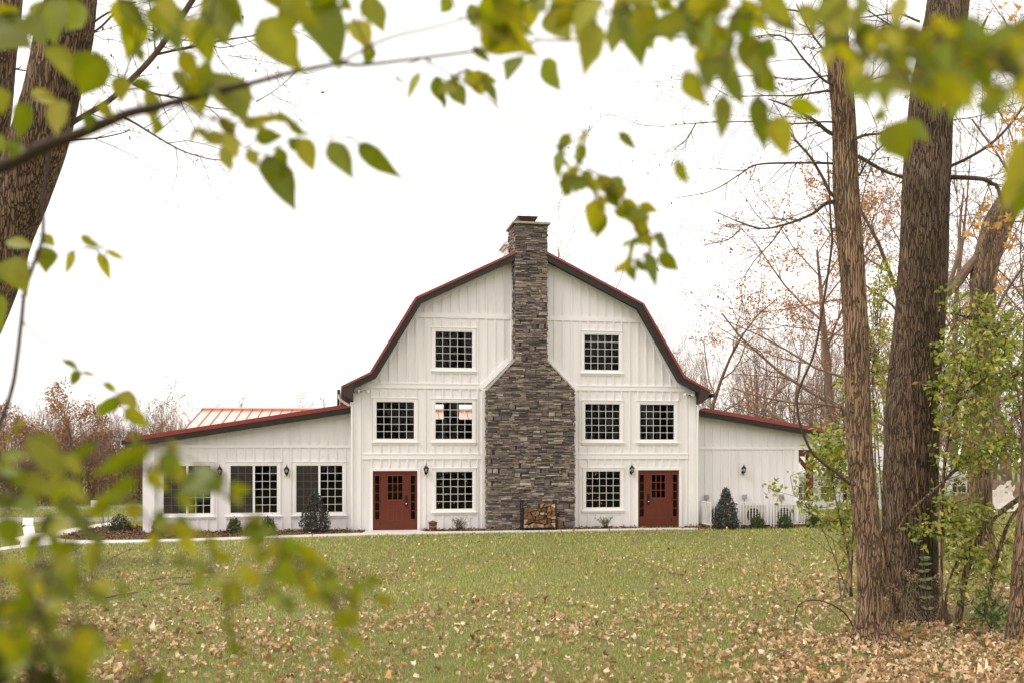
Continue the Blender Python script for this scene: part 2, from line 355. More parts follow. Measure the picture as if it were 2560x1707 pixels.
def lawn_ok(pt):
    ok = ~in_poly(path_poly, pt[:, 0], pt[:, 1])
    for p in mpolys: ok &= ~in_poly(p, pt[:, 0], pt[:, 1])
    ok &= ~((pt[:, 0] > -12.7) & (pt[:, 0] < 11) & (pt[:, 1] > -.05) & (pt[:, 1] < 13))
    ok &= ~in_poly(np.array(r1), pt[:, 0], pt[:, 1])
    return ok
def snoise(pt, k, seed):
    r = np.random.default_rng(seed); s = np.zeros(len(pt))
    for i in range(6):
        a = r.uniform(0, 6.28); f = k*r.uniform(.5, 1.7)
        s += np.sin(pt[:, 0]*f*math.cos(a)+pt[:, 1]*f*math.sin(a)+r.uniform(0, 6.28))
    return s/6
# ---- grass blades
def shadezone(x, d):          # leaf-littered ground round the right-hand trees
    return np.clip((x-1950+(d-15)*18)/260, 0, 1)*np.clip((24-d)/6, 0, 1)
N = 430000; d = 10.5+(52-10.5)*rng.random(N)**1.75; xr = rng.uniform(-.58, .58, N)
pt = CAM[:2]+d[:, None]*FWD[:2]+(xr*d)[:, None]*RGT[:2]
x, _ = camxy(pt); keep = lawn_ok(pt) & (rng.random(N) > .88*shadezone(x, d)) & (snoise(pt, 6., 8)+rng.normal(0, .3, N) > -.35)
pt, d = pt[keep], d[keep]; N = len(pt)
h = rng.uniform(.03, .075, N)*(1+.5*snoise(pt, 3, 4))*np.clip(d/20, .8, 1.1); az = rng.uniform(0, 6.28, N); wv = np.clip(d/2600, .0045, .016)
lean = rng.uniform(.1, .9, N)*h
b = np.c_[pt, np.zeros(N)]; sx = np.c_[np.cos(az), np.sin(az), np.zeros(N)]*wv[:, None]; tip = b+np.c_[np.cos(az+1.6)*lean, np.sin(az+1.6)*lean, h]
V = np.stack([b-sx, b+sx, tip], 1).reshape(-1, 3); F = np.arange(3*N).reshape(-1, 3)
gc = pal(rng, [(.30, .345, .08), (.37, .39, .10), (.22, .275, .058), (.47, .44, .15), (.53, .47, .23)], .25)(N)*(1+.22*snoise(pt, .7, 6))[:, None]
gm = MB(); gm.add(V, [F], np.repeat(gc, 3, 0)); tag(gm.build('lawn_grass', m_grass), 'short green lawn grass between the leaves', 'grass', kind='stuff')
# ---- fallen leaves
def litter(pts, size, colf, rng):
    """crumpled, curled dry leaves with ragged lobes: centre, inner ring and rim"""
    N = len(pts); K = 8; A = np.arange(K)*2*math.pi/K
    az = rng.uniform(0, 6.28, N); nrm = unit(np.c_[rng.normal(0, .65, (N, 2)), np.ones(N)])
    e1 = unit(np.cross(nrm, np.c_[np.cos(az), np.sin(az), np.zeros(N)])); e2 = np.cross(nrm, e1)
    s = size*rng.uniform(.5, 1.35, N); R = rng.uniform(.42, 1.0, (N, K))*.55; R[:, ::2] *= rng.uniform(.75, 1.25, (N, 1)); asp = rng.uniform(.5, 1.0, (N, 1))
    ux, uy = np.cos(A)[None]*R, np.sin(A)[None]*R*asp; curl = rng.uniform(-.6, 2.3, (N, 1)); c2 = rng.uniform(-.5, 1.0, (N, 1))
    def ring(f, wob):
        x, y = ux*f, uy*f; z = curl*y**2*2.2+c2*x**2*1.6+rng.normal(0, wob, (N, K)); x = x*(1-.25*np.abs(c2)*np.abs(x)*2); y = y*(1-.5*np.abs(curl)*np.abs(y))
        return pts[:, None]+s[:, None, None]*(x[..., None]*e1[:, None]+y[..., None]*e2[:, None]+z[..., None]*nrm[:, None])
    V = np.concatenate([pts[:, None], ring(.55, .05), ring(1., .11)], 1); V[:, :, 2] -= np.minimum(V[:, :, 2].min(1)-.004, .0)[:, None]
    i_ = np.arange(K); n_ = (i_+1) % K
    T = np.stack([np.zeros(K, int), 1+i_, 1+n_], 1); Q = np.stack([1+i_, 1+K+i_, 1+K+n_, 1+n_], 1); o = (np.arange(N)*(2*K+1))[:, None, None]
    c = colf(N)*[1.0, .965, .84]; c = np.repeat(c[:, None], 2*K+1, 1)*rng.uniform(.78, 1.12, (N, 2*K+1, 1))
    return V.reshape(-1, 3), [(T[None]+o).reshape(-1, 3), (Q[None]+o).reshape(-1, 4)], c.reshape(-1, 3)
def leaf_dens(pt, x, d):
    base = np.interp(d, [11, 13.5, 17, 21, 25, 29, 34, 45], [72, 62, 38, 21, 10.5, 4.6, 3.0, 1.3])
    patch = np.clip(1+1.5*snoise(pt, .75, 21)+.9*snoise(pt, 2.4, 22), .06, 3)
    right = 1+1.5*np.clip((x-1750)/500, 0, 1)*np.clip((27-d)/8, 0, 1)
    return base*patch*right*(.72+.28*(snoise(pt, 5.5, 23) > -.1)*1.6)
N = 180000; d = 10.5+(46-10.5)*rng.random(N)**1.4; xr = rng.uniform(-.6, .6, N); pt = CAM[:2]+d[:, None]*FWD[:2]+(xr*d)[:, None]*RGT[:2]; x, _ = camxy(pt)
t = (d-10.5)/35.5; area = 1/(N*(1/1.4)*np.maximum(t, 1e-4)**(1/1.4-1)/35.5/(1.2*d))
pr = leaf_dens(pt, x, d)*area; k = lawn_ok(pt) & (rng.random(N) < pr); pt, d = pt[k], d[k]; N = len(pt)
colf = pal(rng, [(.63, .47, .33), (.72, .58, .44), (.54, .37, .25), (.60, .36, .17), (.40, .26, .165), (.80, .69, .57), (.28, .17, .105), (.58, .44, .33), (.62, .46, .26), (.70, .55, .40), (.46, .32, .21), (.36, .24, .16)], .22)
Vl, Fl, Cl = litter(np.c_[pt, rng.uniform(.02, .075, N)], .094, colf, rng)
lm = MB(); lm.add(Vl, Fl, Cl); tag(lm.build('fallen_leaves', m_litter), 'dry tan and orange leaves scattered over the lawn', 'leaves', kind='stuff')
print('litter', N)
# ================================================================ BARN
CX = .63
barn = thing('barn', 'white board-and-batten gambrel barn with red metal roof, low side wings and stone chimney', 'barn', (CX, 0, 0))
DEPTH = 12.0
PROF = [(-6.53, 4.90), (-5.56, 5.39), (-4.03, 7.94), (0, 9.90), (4.03, 7.94), (5.56, 5.39), (6.53, 4.90)]
WTOP_X = CX+np.array([-6.09, -5.46, -3.93, 0, 3.93, 5.46, 6.09]); WTOP_Z = np.array([4.93, 5.24, 7.80, 9.72, 7.80, 5.24, 4.93])
def ztop(x): return float(np.interp(x, WTOP_X, WTOP_Z))
def zl(x): return 4.36+(x+5.46)*.164-.20         # left wing wall top
def zr(x): return 4.33-(x-6.86)*.158-.20         # right wing wall top
def clip_top(poly, x0, x1, t0, t1):
    def f(p): return t0+(t1-t0)*(p[0]-x0)/(x1-x0)-p[1]
    out = []
    for i in range(len(poly)):
        a, b = poly[i], poly[(i+1) % len(poly)]; fa, fb = f(a), f(b)
        if fa >= 0: out.append(a)
        if fa*fb < 0: t = fa/(fa-fb); out.append((a[0]+(b[0]-a[0])*t, a[1]+(b[1]-a[1])*t))
    return out
def wall_cells(mb, x0, x1, z0, tf, ops, y, knots=()):
    xs = sorted({x0, x1, *[k for k in knots if x0 < k < x1], *[v for o in ops for v in o[:2]]}); zs = sorted({z0, 99., *[v for o in ops for v in o[2:]]})
    for a, b in zip(xs, xs[1:]):
        for c, d in zip(zs, zs[1:]):
            if any(o[0]-1e-6 <= a and b <= o[1]+1e-6 and o[2]-1e-6 <= c and d <= o[3]+1e-6 for o in ops): continue
            p = clip_top([(a, c), (b, c), (b, d), (a, d)], a, b, tf(a+1e-6), tf(b-1e-6))
            if len(p) > 2: mb.add([(u, y, v) for u, v in p], [[tuple(range(len(p)))]])
def battens(mb, x0, x1, z0, tf, blocks, y, first, step=.3048, w=.056, pr=.027):
    x = first
    while x < x1-.02:
        if x > x0+.02:
            spans = [(z0, tf(x)-.02)]
            for bx0, bx1, bz0, bz1 in blocks:
                if bx0-w/2 < x < bx1+w/2:
                    ns = []
                    for s, e in spans:
                        if bz1 <= s or bz0 >= e: ns.append((s, e)); continue
                        if bz0 > s: ns.append((s, bz0))
                        if bz1 < e: ns.append((bz1, e))
                    spans = ns
            for s, e in spans:
                if e-s > .03: mb.box(x-w/2, x+w/2, y-pr, y+.002, s, e)
        x += step
WIN = [(-2.69, -1.40, 5.61, 6.86), (2.60, 3.88, 5.61, 6.86),
       (-4.71, -3.42, 3.15, 4.42), (-2.69, -1.40, 3.15, 4.42), (2.63, 3.91, 3.15, 4.41), (4.65, 5.94, 3.15, 4.41),
       (-2.67, -1.39, .73, 2.02), (2.66, 3.93, .73, 2.02)]
DOORS = [(-4.83, -3.31, 0., 2.05), (4.58, 6.12, 0., 2.05)]
CHX = (-.92, 2.13); CHU = (.04, 1.15)
# --- front wall of the main barn
wm = MB(); ops = [(a-.05, b+.05, c-.05, d+.05) for a, b, c, d in WIN]+DOORS
wall_cells(wm, -5.46, 6.72, -.05, ztop, ops, 0., WTOP_X)
blk = [(a-.13, b+.13, c-.20, d+.13) for a, b, c, d in WIN]+[(a-.11, b+.11, 0, d+.10) for a, b, c, d in DOORS]
bands = [(-9, 9, 2.45, 2.64), (-9, 9, 4.88, 5.06), (-9, 9, 7.32, 7.48), (CHX[0]-.17, CHX[1]+.17, 0, 4.95), (CHX[0], CHX[1], 4.9, 5.2), (-.25, 1.5, 5.2, 5.7), (CHU[0]-.1, CHU[1]+.1, 5.2, 11)]
battens(wm, -5.25, 6.5, .06, ztop, blk+bands, 0., -5.18)
# side and back walls
for xx, zt in ((-5.46, 4.93), (6.72, 4.93)):
    wm.add([(xx, 0, -.05), (xx, DEPTH, -.05), (xx, DEPTH, zt), (xx, 0, zt)], [[(0, 1, 2, 3)]])
BACK = [(-2.15, -1.13, 4.25, 5.7), (-.42, .75, 4.25, 5.7)]
wall_cells(wm, -5.46, 6.72, -.05, ztop, BACK, DEPTH, WTOP_X)
wm.build('wall', m_siding, barn)
# --- trim: belt boards, corner boards, rake frieze, flanks of the chimney
tm = MB()
for z0, z1, l, r in ((2.45, 2.64, -5.21, 6.47), (4.88, 5.06, -5.21, 6.47)):
    tm.box(l, CHX[0]-.16, -.035, .002, z0, z1); tm.box(CHX[1]+.16, r, -.035, .002, z0, z1)
    tm.box(l, CHX[0]-.16, -.050, -.002, z1-.03, z1+.012); tm.box(CHX[1]+.16, r, -.050, -.002, z1-.03, z1+.012)
tm.box(-3.42, CHU[0]-.09, -.035, .002, 7.32, 7.48); tm.box(CHU[1]+.09, 4.66, -.035, .002, 7.32, 7.48)
tm.box(-5.49, -5.22, -.040, .002, -.03, 4.72); tm.box(6.48, 6.75, -.040, .002, -.03, 4.72)
tm.box(CHX[0]-.155, CHX[0]+.02, -.06, .002, .03, 4.9); tm.box(CHX[1]-.02, CHX[1]+.155, -.06, .002, .03, 4.9)
tm.box(CHU[0]-.085, CHU[0]+.03, -.05, .002, 5.9, 9.4); tm.box(CHU[1]-.03, CHU[1]+.085, -.05, .002, 5.9, 9.4)
for s, a, b in ((1, (CHX[0]-.16, 4.84), (CHU[0]-.10, 5.84)), (1, (CHX[1]+.16, 4.84), (CHU[1]+.10, 5.84))):
    dx, dz = b[0]-a[0], b[1]-a[1]; L_ = math.hypot(dx, dz); nx, nz_ = -dz/L_*.17, dx/L_*.17
    if nz_ < 0: nx, nz_ = -nx, -nz_
    tm.prism([a, b, (b[0]+nx, b[1]+nz_), (a[0]+nx, a[1]+nz_)] if dx*nz_-dz*nx > 0 else [b, a, (a[0]+nx, a[1]+nz_), (b[0]+nx, b[1]+nz_)], -.055, .002)
# frieze boards following the rake
for i in range(6):
    (xa, za), (xb, zb) = (WTOP_X[i], WTOP_Z[i]), (WTOP_X[i+1], WTOP_Z[i+1])
    dn = .17 if i in (0, 2, 3, 5) else .30
    if i == 2: xb, zb = CHU[0]-.09, ztop(CHU[0]-.09)
    if i == 3: xa, za = CHU[1]+.09, ztop(CHU[1]+.09)
    tm.prism([(xa, za-dn-.02), (xb, zb-dn-.02), (xb, zb-.01), (xa, za-.01)], -.03, .002)
tm.build('trim', m_trim, barn)
# --- dark interior seen through the panes
im = MB()
def room(x0, x1, y0, y1, z0, z1, ops=()):
    im.add([(x0, y0, z0), (x1, y0, z0), (x1, y1, z0), (x0, y1, z0)], [[(0, 1, 2, 3)]]); im.add([(x0, y0, z1), (x1, y0, z1), (x1, y1, z1), (x0, y1, z1)], [[(3, 2, 1, 0)]])
    for xx in (x0, x1): im.add([(xx, y0, z0), (xx, y1, z0), (xx, y1, z1), (xx, y0, z1)], [[(0, 1, 2, 3)]])
    wall_cells(im, x0, x1, z0, lambda x: z1, list(ops), y1)
room(-5.40, 6.66, .15, 6, .01, 2.50); room(-5.40, 6.66, .15, DEPTH-.1, 2.58, 4.95, [(a, b, c, min(d, 4.94)) for a, b, c, d in BACK])
room(-3.6, 4.9, .15, 7, 5.20, 7.6)
for xx in (-3.3, -.2, 1.5, 4.6): im.box(xx-.12, xx+.12, 5.5, 5.74, .02, 2.49); im.box(xx-.12, xx+.12, 6.5, 6.74, 2.59, 4.94)
im.box(-5.3, 6.6, 6.3, 6.5, 3.55, 3.75)
for k in range(7): im.box(-4.9+k*1.7, -4.3+k*1.7, 2.2, 3.0, .02, .78)
# --- left wing
LY = .42; LX0, LX1 = -12.36, -5.50
w1 = [(-11.74, -10.22, .64, 2.24), (-9.58, -8.04, .64, 2.24), (-7.41, -5.85, .64, 2.24)]
lw = MB(); wall_cells(lw, LX0, LX1, -.05, zl, [(a-.05, b+.05, c-.05, d+.05) for a, b, c, d in w1], LY)
blk = [(a-.14, b+.14, c-.17, d+.13) for a, b, c, d in w1]+[(-13, -5, 2.84, 2.95), (-13, -5, 2.95, 2.951)]
battens(lw, LX0+.36, LX1, .06, zl, blk, LY, -11.86)
lw.add([(LX0, LY, -.05), (LX0, DEPTH, -.05), (LX0, DEPTH, zl(LX0)), (LX0, LY, zl(LX0))], [[(3, 2, 1, 0)]])
lw.add([(LX0, DEPTH, -.05), (LX1, DEPTH, -.05), (LX1, DEPTH, zl(LX1)), (LX0, DEPTH, zl(LX0))], [[(0, 1, 2, 3)]])
lw.build('wing_wall', m_siding, barn)
tw = MB(); tw2 = MB(); tw.box(LX0+.36, LX1, LY-.035, LY+.002, 2.84, 2.94); tw.box(LX0-.03, LX0+.34, LY-.06, LY+.002, -.04, 2.98); tw.box(LX0-.03, LX0, LY+.002, LY+.30, -.04, 2.98)
tw.prism([(LX0, zl(LX0)-.17), (LX1, zl(LX1)-.17), (LX1, zl(LX1)-.005), (LX0, zl(LX0)-.005)], LY-.03, LY+.002)
# --- right wing
RX0, RX1 = 6.76, 10.90
rw = MB(); wall_cells(rw, RX0, RX1, -.05, zr, [], LY); wall_cells(rw, RX1, 11.7, 2.84, zr, [], LY)
battens(rw, RX0, RX1-.16, .06, zr, [(6, 12, 2.80, 2.91)], LY, 6.98); battens(rw, RX1-.16, 11.7, 2.91, zr, [], LY, 6.98+.3048*13)
rw.add([(RX1, LY, -.05), (RX1, DEPTH, -.05), (RX1, DEPTH, zr(RX1)), (RX1, LY, zr(RX1))], [[(0, 1, 2, 3)]])
rw.build('wing_wall', m_siding, barn)
tw2.box(RX0, 11.7, LY-.035, LY+.002, 2.80, 2.90); tw2.box(RX1-.15, RX1+.02, LY-.045, LY+.002, -.04, 2.795)
tw2.prism([(RX0, zr(RX0)-.15), (11.7, zr(11.7)-.15), (11.7, zr(11.7)-.005), (RX0, zr(RX0)-.005)], LY-.03, LY+.002)
tw.build('wing_trim', m_trim, barn); tw2.build('wing_trim', m_trim, barn)
# room in the left wing, one bright far window opening
bx0, bz1 = fac(776, 1192, 6.0); bx1, bz0 = fac(787, 1231, 6.0)
room(LX0+.06, LX1-.06, LY+.15, 6.0, .01, 2.80, [(bx0, bx1, bz0, bz1)])
im.box(-11.3, -10.6, 3.2, 3.9, .02, .8); im.box(-9.4, -8.2, 2.6, 3.4, .02, .8); im.box(-7.2, -6.9, 3.4, 3.7, .02, 1.2)
im.build('interior', m_inside, barn)
m_curtain = M('mauve_curtain', (.20, .165, .17), .9)
for xa, xb in ((-9.50, -9.28), (-9.0, -8.84), (-11.66, -11.40)):
    q = MB(); n = 15; V = [(xa+(xb-xa)*i/(n-1), LY+.28+.025*math.sin(i*1.9), z) for z in (.35, 2.3) for i in range(n)]; q.add(V, [[(i, i+1, n+i+1, n+i) for i in range(n-1)]]); q.build('curtain', m_curtain, barn, True)
# --- roofs
def offset_line(pts, t):
    P_ = np.array(pts); out = []
    for i in range(len(P_)):
        ns = []
        for a, b in ((i-1, i), (i, i+1)):
            if a >= 0 and b < len(P_): v = P_[b]-P_[a]; v /= np.linalg.norm(v); ns.append(np.array([v[1], -v[0]]))
        n = sum(ns); n /= np.linalg.norm(n); out.append(P_[i]+n*t/(n@ns[0]))
    return out
OUT = [(CX+a, b) for a, b in PROF]
def band(mb, line, t0, t1, y0, y1, skip=()):
    A, B = offset_line(line, t0), offset_line(line, t1)
    for i in range(len(line)-1):
        if i in skip: continue
        mb.prism([tuple(B[i]), tuple(B[i+1]), tuple(A[i+1]), tuple(A[i])], y0, y1)
def cut_apex(line):    # the front rake stops at both sides of the chimney
    l = [p for p in line[:3]]+[(CHU[0]-.01, np.interp(CHU[0]-.01, [p[0] for p in line], [p[1] for p in line]))]
    r = [(CHU[1]+.01, np.interp(CHU[1]+.01, [p[0] for p in line], [p[1] for p in line]))]+[p for p in line[4:]]
    return l, r
rf = MB(); band(rf, OUT, 0, .035, .85, DEPTH+.3)
for part_ in cut_apex(OUT):
    band(rf, part_, 0, .035, -.30, .85); band(rf, part_, -.012, .068, -.46, -.30)
for k in range(22):
    y = .3+k*.56
    for part_ in cut_apex(OUT): band(rf, part_, -.03, .001, y, y+.03)
roof = rf.build('roof', m_red, barn)
fs = MB()
for part_ in cut_apex(OUT):
    band(fs, part_, .068, .27, -.44, -.405)
fs.build('fascia', m_fascia, barn)
so = MB()
for part_ in cut_apex(OUT): band(so, part_, .20, .225, -.405, -.001)
for sg in (-1, 1):
    q_ = [(CX+sg*6.50, 4.83), (CX+sg*6.40, 4.60), (CX+sg*6.12, 4.42), (CX+sg*6.12, 5.0)]
    if sg < 0: q_ = q_
    else: q_ = q_[::-1]
    so.prism(q_, -.445, DEPTH)
so.build('soffit', m_soffit, barn)
# cupola on the ridge, half hidden behind the chimney
cu = MB(); cxx, cy, hw = CX, 2.5, .46
cu.box(cxx-hw, cxx+hw, cy-hw, cy+hw, 9.55, 10.30); cu.box(cxx-hw-.16, cxx+hw+.16, cy-hw-.16, cy+hw+.16, 10.34, 10.44); cu.box(cxx-hw-.08, cxx+hw+.08, cy-hw-.08, cy+hw+.08, 10.26, 10.34)
for k in range(6): cu.box(cxx-.26, cxx+.26, cy-hw-.025, cy-hw, 9.95+k*.05, 9.975+k*.05); cu.box(cxx-hw-.025, cxx-hw, cy-.26, cy+.26, 9.95+k*.05, 9.975+k*.05)
cup = cu.build('cupola', m_white, roof)
cr = MB(); prof = [(.62, 10.44), (.44, 10.53), (.29, 10.67), (.17, 10.86), (.08, 11.06), (.02, 11.12)]
V = []
for r_, z in prof: V += [(cxx-r_, cy-r_, z), (cxx+r_, cy-r_, z), (cxx+r_, cy+r_, z), (cxx-r_, cy+r_, z)]
cr.add(V, [[(i*4+j, i*4+(j+1) % 4, i*4+4+(j+1) % 4, i*4+4+j) for i in range(5) for j in range(4)], [(20, 21, 22, 23)]])
cr.build('cupola_roof', m_flash, roof)
la, lb = (-12.86, zl(-12.86)+.20), (-5.47, zl(-5.47)+.20); ra, rb = (6.73, zr(6.73)+.20), (11.85, zr(11.85)+.20)
for (a, b) in ((la, lb), (ra, rb)):
    wr = MB(); wf = MB()
    wr.prism([(a[0], a[1]-.04), (b[0], b[1]-.04), b, a], .10, DEPTH)
    wr.prism([(a[0], a[1]-.125), (b[0], b[1]-.125), (b[0], b[1]+.012), (a[0], a[1]+.012)], -.02, .10)
    wf.prism([(a[0], a[1]-.325), (b[0], b[1]-.325), (b[0], b[1]-.125), (a[0], a[1]-.125)], -.005, .03)
    wf.prism([(a[0], a[1]-.22), (b[0], b[1]-.22), (b[0], b[1]-.19), (a[0], a[1]-.19)], .03, LY)
    n_ = int((DEPTH)/.45)
    for k in range(n_): wr.prism([(a[0], a[1]), (b[0], b[1]), (b[0], b[1]+.03), (a[0], a[1]+.03)], .4+k*.45, .43+k*.45)
    if a is la: wf.box(-12.98, -12.86, -.02, DEPTH, la[1]-.20, la[1]-.06)
    else: wf.box(11.85, 11.97, -.02, DEPTH, rb[1]-.20, rb[1]-.06)
    wr.build('wing_roof', m_red, barn); wf.build('wing_fascia', m_fascia, barn)
for sg in (-1, 1):
    x = CX+sg*6.56; a, b = sorted((x, x+sg*.10))
    gt = MB(); gt.box(a, b, -.46, DEPTH, 4.66, 4.79); gt.build('gutter', m_fascia, barn)
for sg in (-1, 1):
    dn = MB(); x = CX+sg*6.60; xc = CX+sg*6.16
    dn.tube(smoothline([(x, -.15, 4.68), (x-sg*.02, -.13, 4.52), (x-sg*.14, -.11, 4.40), (xc+sg*.06, -.09, 4.24), (xc, -.09, 4.10), (xc, -.09, .2), (xc, -.11, .05)], 4), np.full(25, .045), 8)
    dn.build('downspout', m_gutterw, barn, True)
# timber porch frames peeping out at both ends
tb = MB(); tb.box(10.925, 13.2, .44, .62, 2.54, 2.79); tb.build('porch_beam', m_timber, barn)
tb = MB(); tb.box(11.32, 11.54, .43, .63, 0, 2.54); tb.prism([(11.32, 2.0), (11.32, 2.2), (11.0, 2.54), (10.93, 2.54), (10.93, 2.45)][::-1], .47, .59); tb.build('porch_post', m_timber, barn)
tb = MB(); tb.box(-12.75, -12.40, .44, .62, 2.72, 2.98); tb.build('porch_beam', m_timber, barn)
# --- windows
def window(x0, x1, z0, z1, y, nc, nr, slide=False):
    c = MB(); e = .115                      # casing with a small head cap
    c.box(x0-e, x0-.035, y-.032, y+.004, z0-.10, z1+e); c.box(x1+.035, x1+e, y-.032, y+.004, z0-.10, z1+e); c.box(x0-.035, x1+.035, y-.032, y+.004, z1+.035, z1+e); c.box(x0-.035, x1+.035, y-.032, y+.004, z0-.10, z0-.035)
    c.box(x0-e-.02, x1+e+.02, y-.055, y+.004, z1+e, z1+e+.022)
    w = c.build('window', m_trim, barn)
    f = MB(); t = .045
    f.box(x0-.035, x0+.006, y-.02, y+.10, z0-.035, z1+.035); f.box(x1-.006, x1+.035, y-.02, y+.10, z0-.035, z1+.035); f.box(x0+.006, x1-.006, y-.02, y+.10, z1-.006, z1+.035); f.box(x0+.006, x1-.006, y-.02, y+.10, z0-.035, z0+.006)
    mu = .0145; xm = (x0+x1)/2; gy = y+.045
    spans = [(x0, x1, nc)] if not slide else [(x0, xm-.03, nc), (xm+.03, x1, nc)]
    if slide: f.box(xm-.035, xm+.035, y-.012, y+.09, z0+.006, z1-.006)
    for a, b, n in spans:
        for i in range(1, n): xx = a+(b-a)*i/n; f.box(xx-mu/2, xx+mu/2, gy-.008, gy-.001, z0+.006, z1-.006)
        for i in range(1, nr): zz = z0+(z1-z0)*i/nr; f.box(a+.006, b-.006, gy-.009, gy-.0015, zz-mu/2, zz+mu/2)
    f.build('sash', m_vinyl, w)
    p = MB(); p.add([(x0, gy, z0), (x1, gy, z0), (x1, gy, z1), (x0, gy, z1)], [[(0, 1, 2, 3)]]); p.build('pane', m_glass, w)
    s = MB(); s.box(x0-.16, x1+.16, y-.075, y+.003, z0-.135, z0-.10); s.box(x0-.14, x1+.14, y-.035, y+.003, z0-.195, z0-.135); s.build('sill', m_trim, w)
    if slide:
        m = bpy.data.materials.get('insect_mesh')
        if m is None:
            m = glass_mat('insect_mesh', (.55, .53, .5), 1.0); nn = m.node_tree.nodes; mxs = [n for n in nn if n.type == 'MIX_SHADER'][0]
            df = nn.new('ShaderNodeBsdfDiffuse'); df.inputs[0].default_value = (.10, .085, .07, 1); m.node_tree.links.new(df.outputs[0], mxs.inputs[2])
            for lk in list(m.node_tree.links):
                if lk.to_socket == mxs.inputs[0]: m.node_tree.links.remove(lk)
            mxs.inputs[0].default_value = .45
        q = MB(); q.add([(x0+.004, y-.005, z0+.004), (xm-.036, y-.005, z0+.004), (xm-.036, y-.005, z1-.004), (x0+.004, y-.005, z1-.004)], [[(0, 1, 2, 3)]]); q.build('insect_screen', m, w)
for a in WIN: window(*a, 0., 5, 5)
for a in w1: window(*a, LY, 3, 6, True)
# --- doors with sidelights
def door(x0, x1, flip):
    z1 = 2.05; mid = (x0+x1)/2
    def X(t): return mid+(t if not flip else -t)
    def bx(mb, a, b, *r): a, b = sorted((X(a), X(b))); mb.box(a, b, *r)
    h = (x1-x0)/2; d = MB(); e = .095
    # slab and side panels around their glazed openings (front face at y = .02)
    sl = [(-h+.075, -h+.225), (h-.225, h-.075)]; lite = (-.265, .265, 1.05, 1.90)
    bx(d, -h, -h+.075, .02, .07, .03, z1); bx(d, h-.075, h, .02, .07, .03, z1)
    for a, b in sl: bx(d, a, b, .02, .07, .03, .38); bx(d, a, b, .02, .07, 1.90, z1)
    bx(d, -h+.225, lite[0], .02, .07, .03, z1); bx(d, lite[1], h-.225, .02, .07, .03, z1); bx(d, *lite[:2], .02, .07, .03, 1.05); bx(d, *lite[:2], .02, .07, 1.90, z1)
    dd = d.build('door', m_door, barn)
    fr = MB(); fr.box(x0-e, x0-.002, -.035, .07, 0, z1+e); fr.box(x1+.002, x1+e, -.035, .07, 0, z1+e); fr.box(x0-.002, x1+.002, -.035, .07, z1+.004, z1+e); fr.build('door_casing', m_trim, dd)
    mo = MB()
    for a, b in sl:
        for i in range(6): z = .38+1.52*i/5; bx(mo, a-.012, b+.012, .012, .045, z-.011, z+.011)
        bx(mo, a-.012, a, .012, .045, .39, 1.89); bx(mo, b, b+.012, .012, .045, .39, 1.89)
    for i in range(4): z = 1.05+.85*i/3; t = .018 if i in (0, 3) else .011; bx(mo, lite[0]-.02, lite[1]+.02, .012, .045, z-t, z+t)
    for i in range(4): xx = lite[0]+.53*i/3; bx(mo, xx-.011, xx+.011, .014, .044, 1.07, 1.88)
    for a, b in ((-.25, -.04), (.04, .25)):     # two raised panels
        bx(mo, a, b, .013, .021, .345, .36); bx(mo, a, b, .013, .021, .845, .86); bx(mo, a, a+.012, .015, .021, .36, .845); bx(mo, b-.012, b, .015, .021, .36, .845)
    mo.build('moulding', m_doortrim, dd)
    gl = MB()
    for a, b, c, e_ in ((*sl[0], .38, 1.9), (*sl[1], .38, 1.9), lite):
        a, b = sorted((X(a), X(b))); gl.add([(a, .046, c), (b, .046, c), (b, .046, e_), (a, .046, e_)], [[(0, 1, 2, 3)]])
    gl.build('door_glass', m_glass, dd)
    hd = MB(); bx(hd, .34, .415, -.005, .019, .83, 1.20); hd.build('handle', m_black, dd)
    kn = MB(); kn.lathe([(.0, 0), (.028, .004), (.03, .02), (.015, .04)], 0, 0, 0, 12); v = kn.V[0]; kn.V[0] = np.c_[v[:, 0]+X(.378), -.005-v[:, 2], v[:, 1]+.93]; kn.build('door_knob', m_chrome, dd, True)
    for z in (.25, 1.02, 1.80): hg = MB(); bx(hg, -.515, -.49, .008, .019, z-.05, z+.05); hg.build('hinge', m_black, dd)
    th = MB(); th.box(x0, x1, -.03, .07, 0., .03); th.build('threshold', m_fascia, dd)
door(*DOORS[0][:2], False); door(*DOORS[1][:2], True)
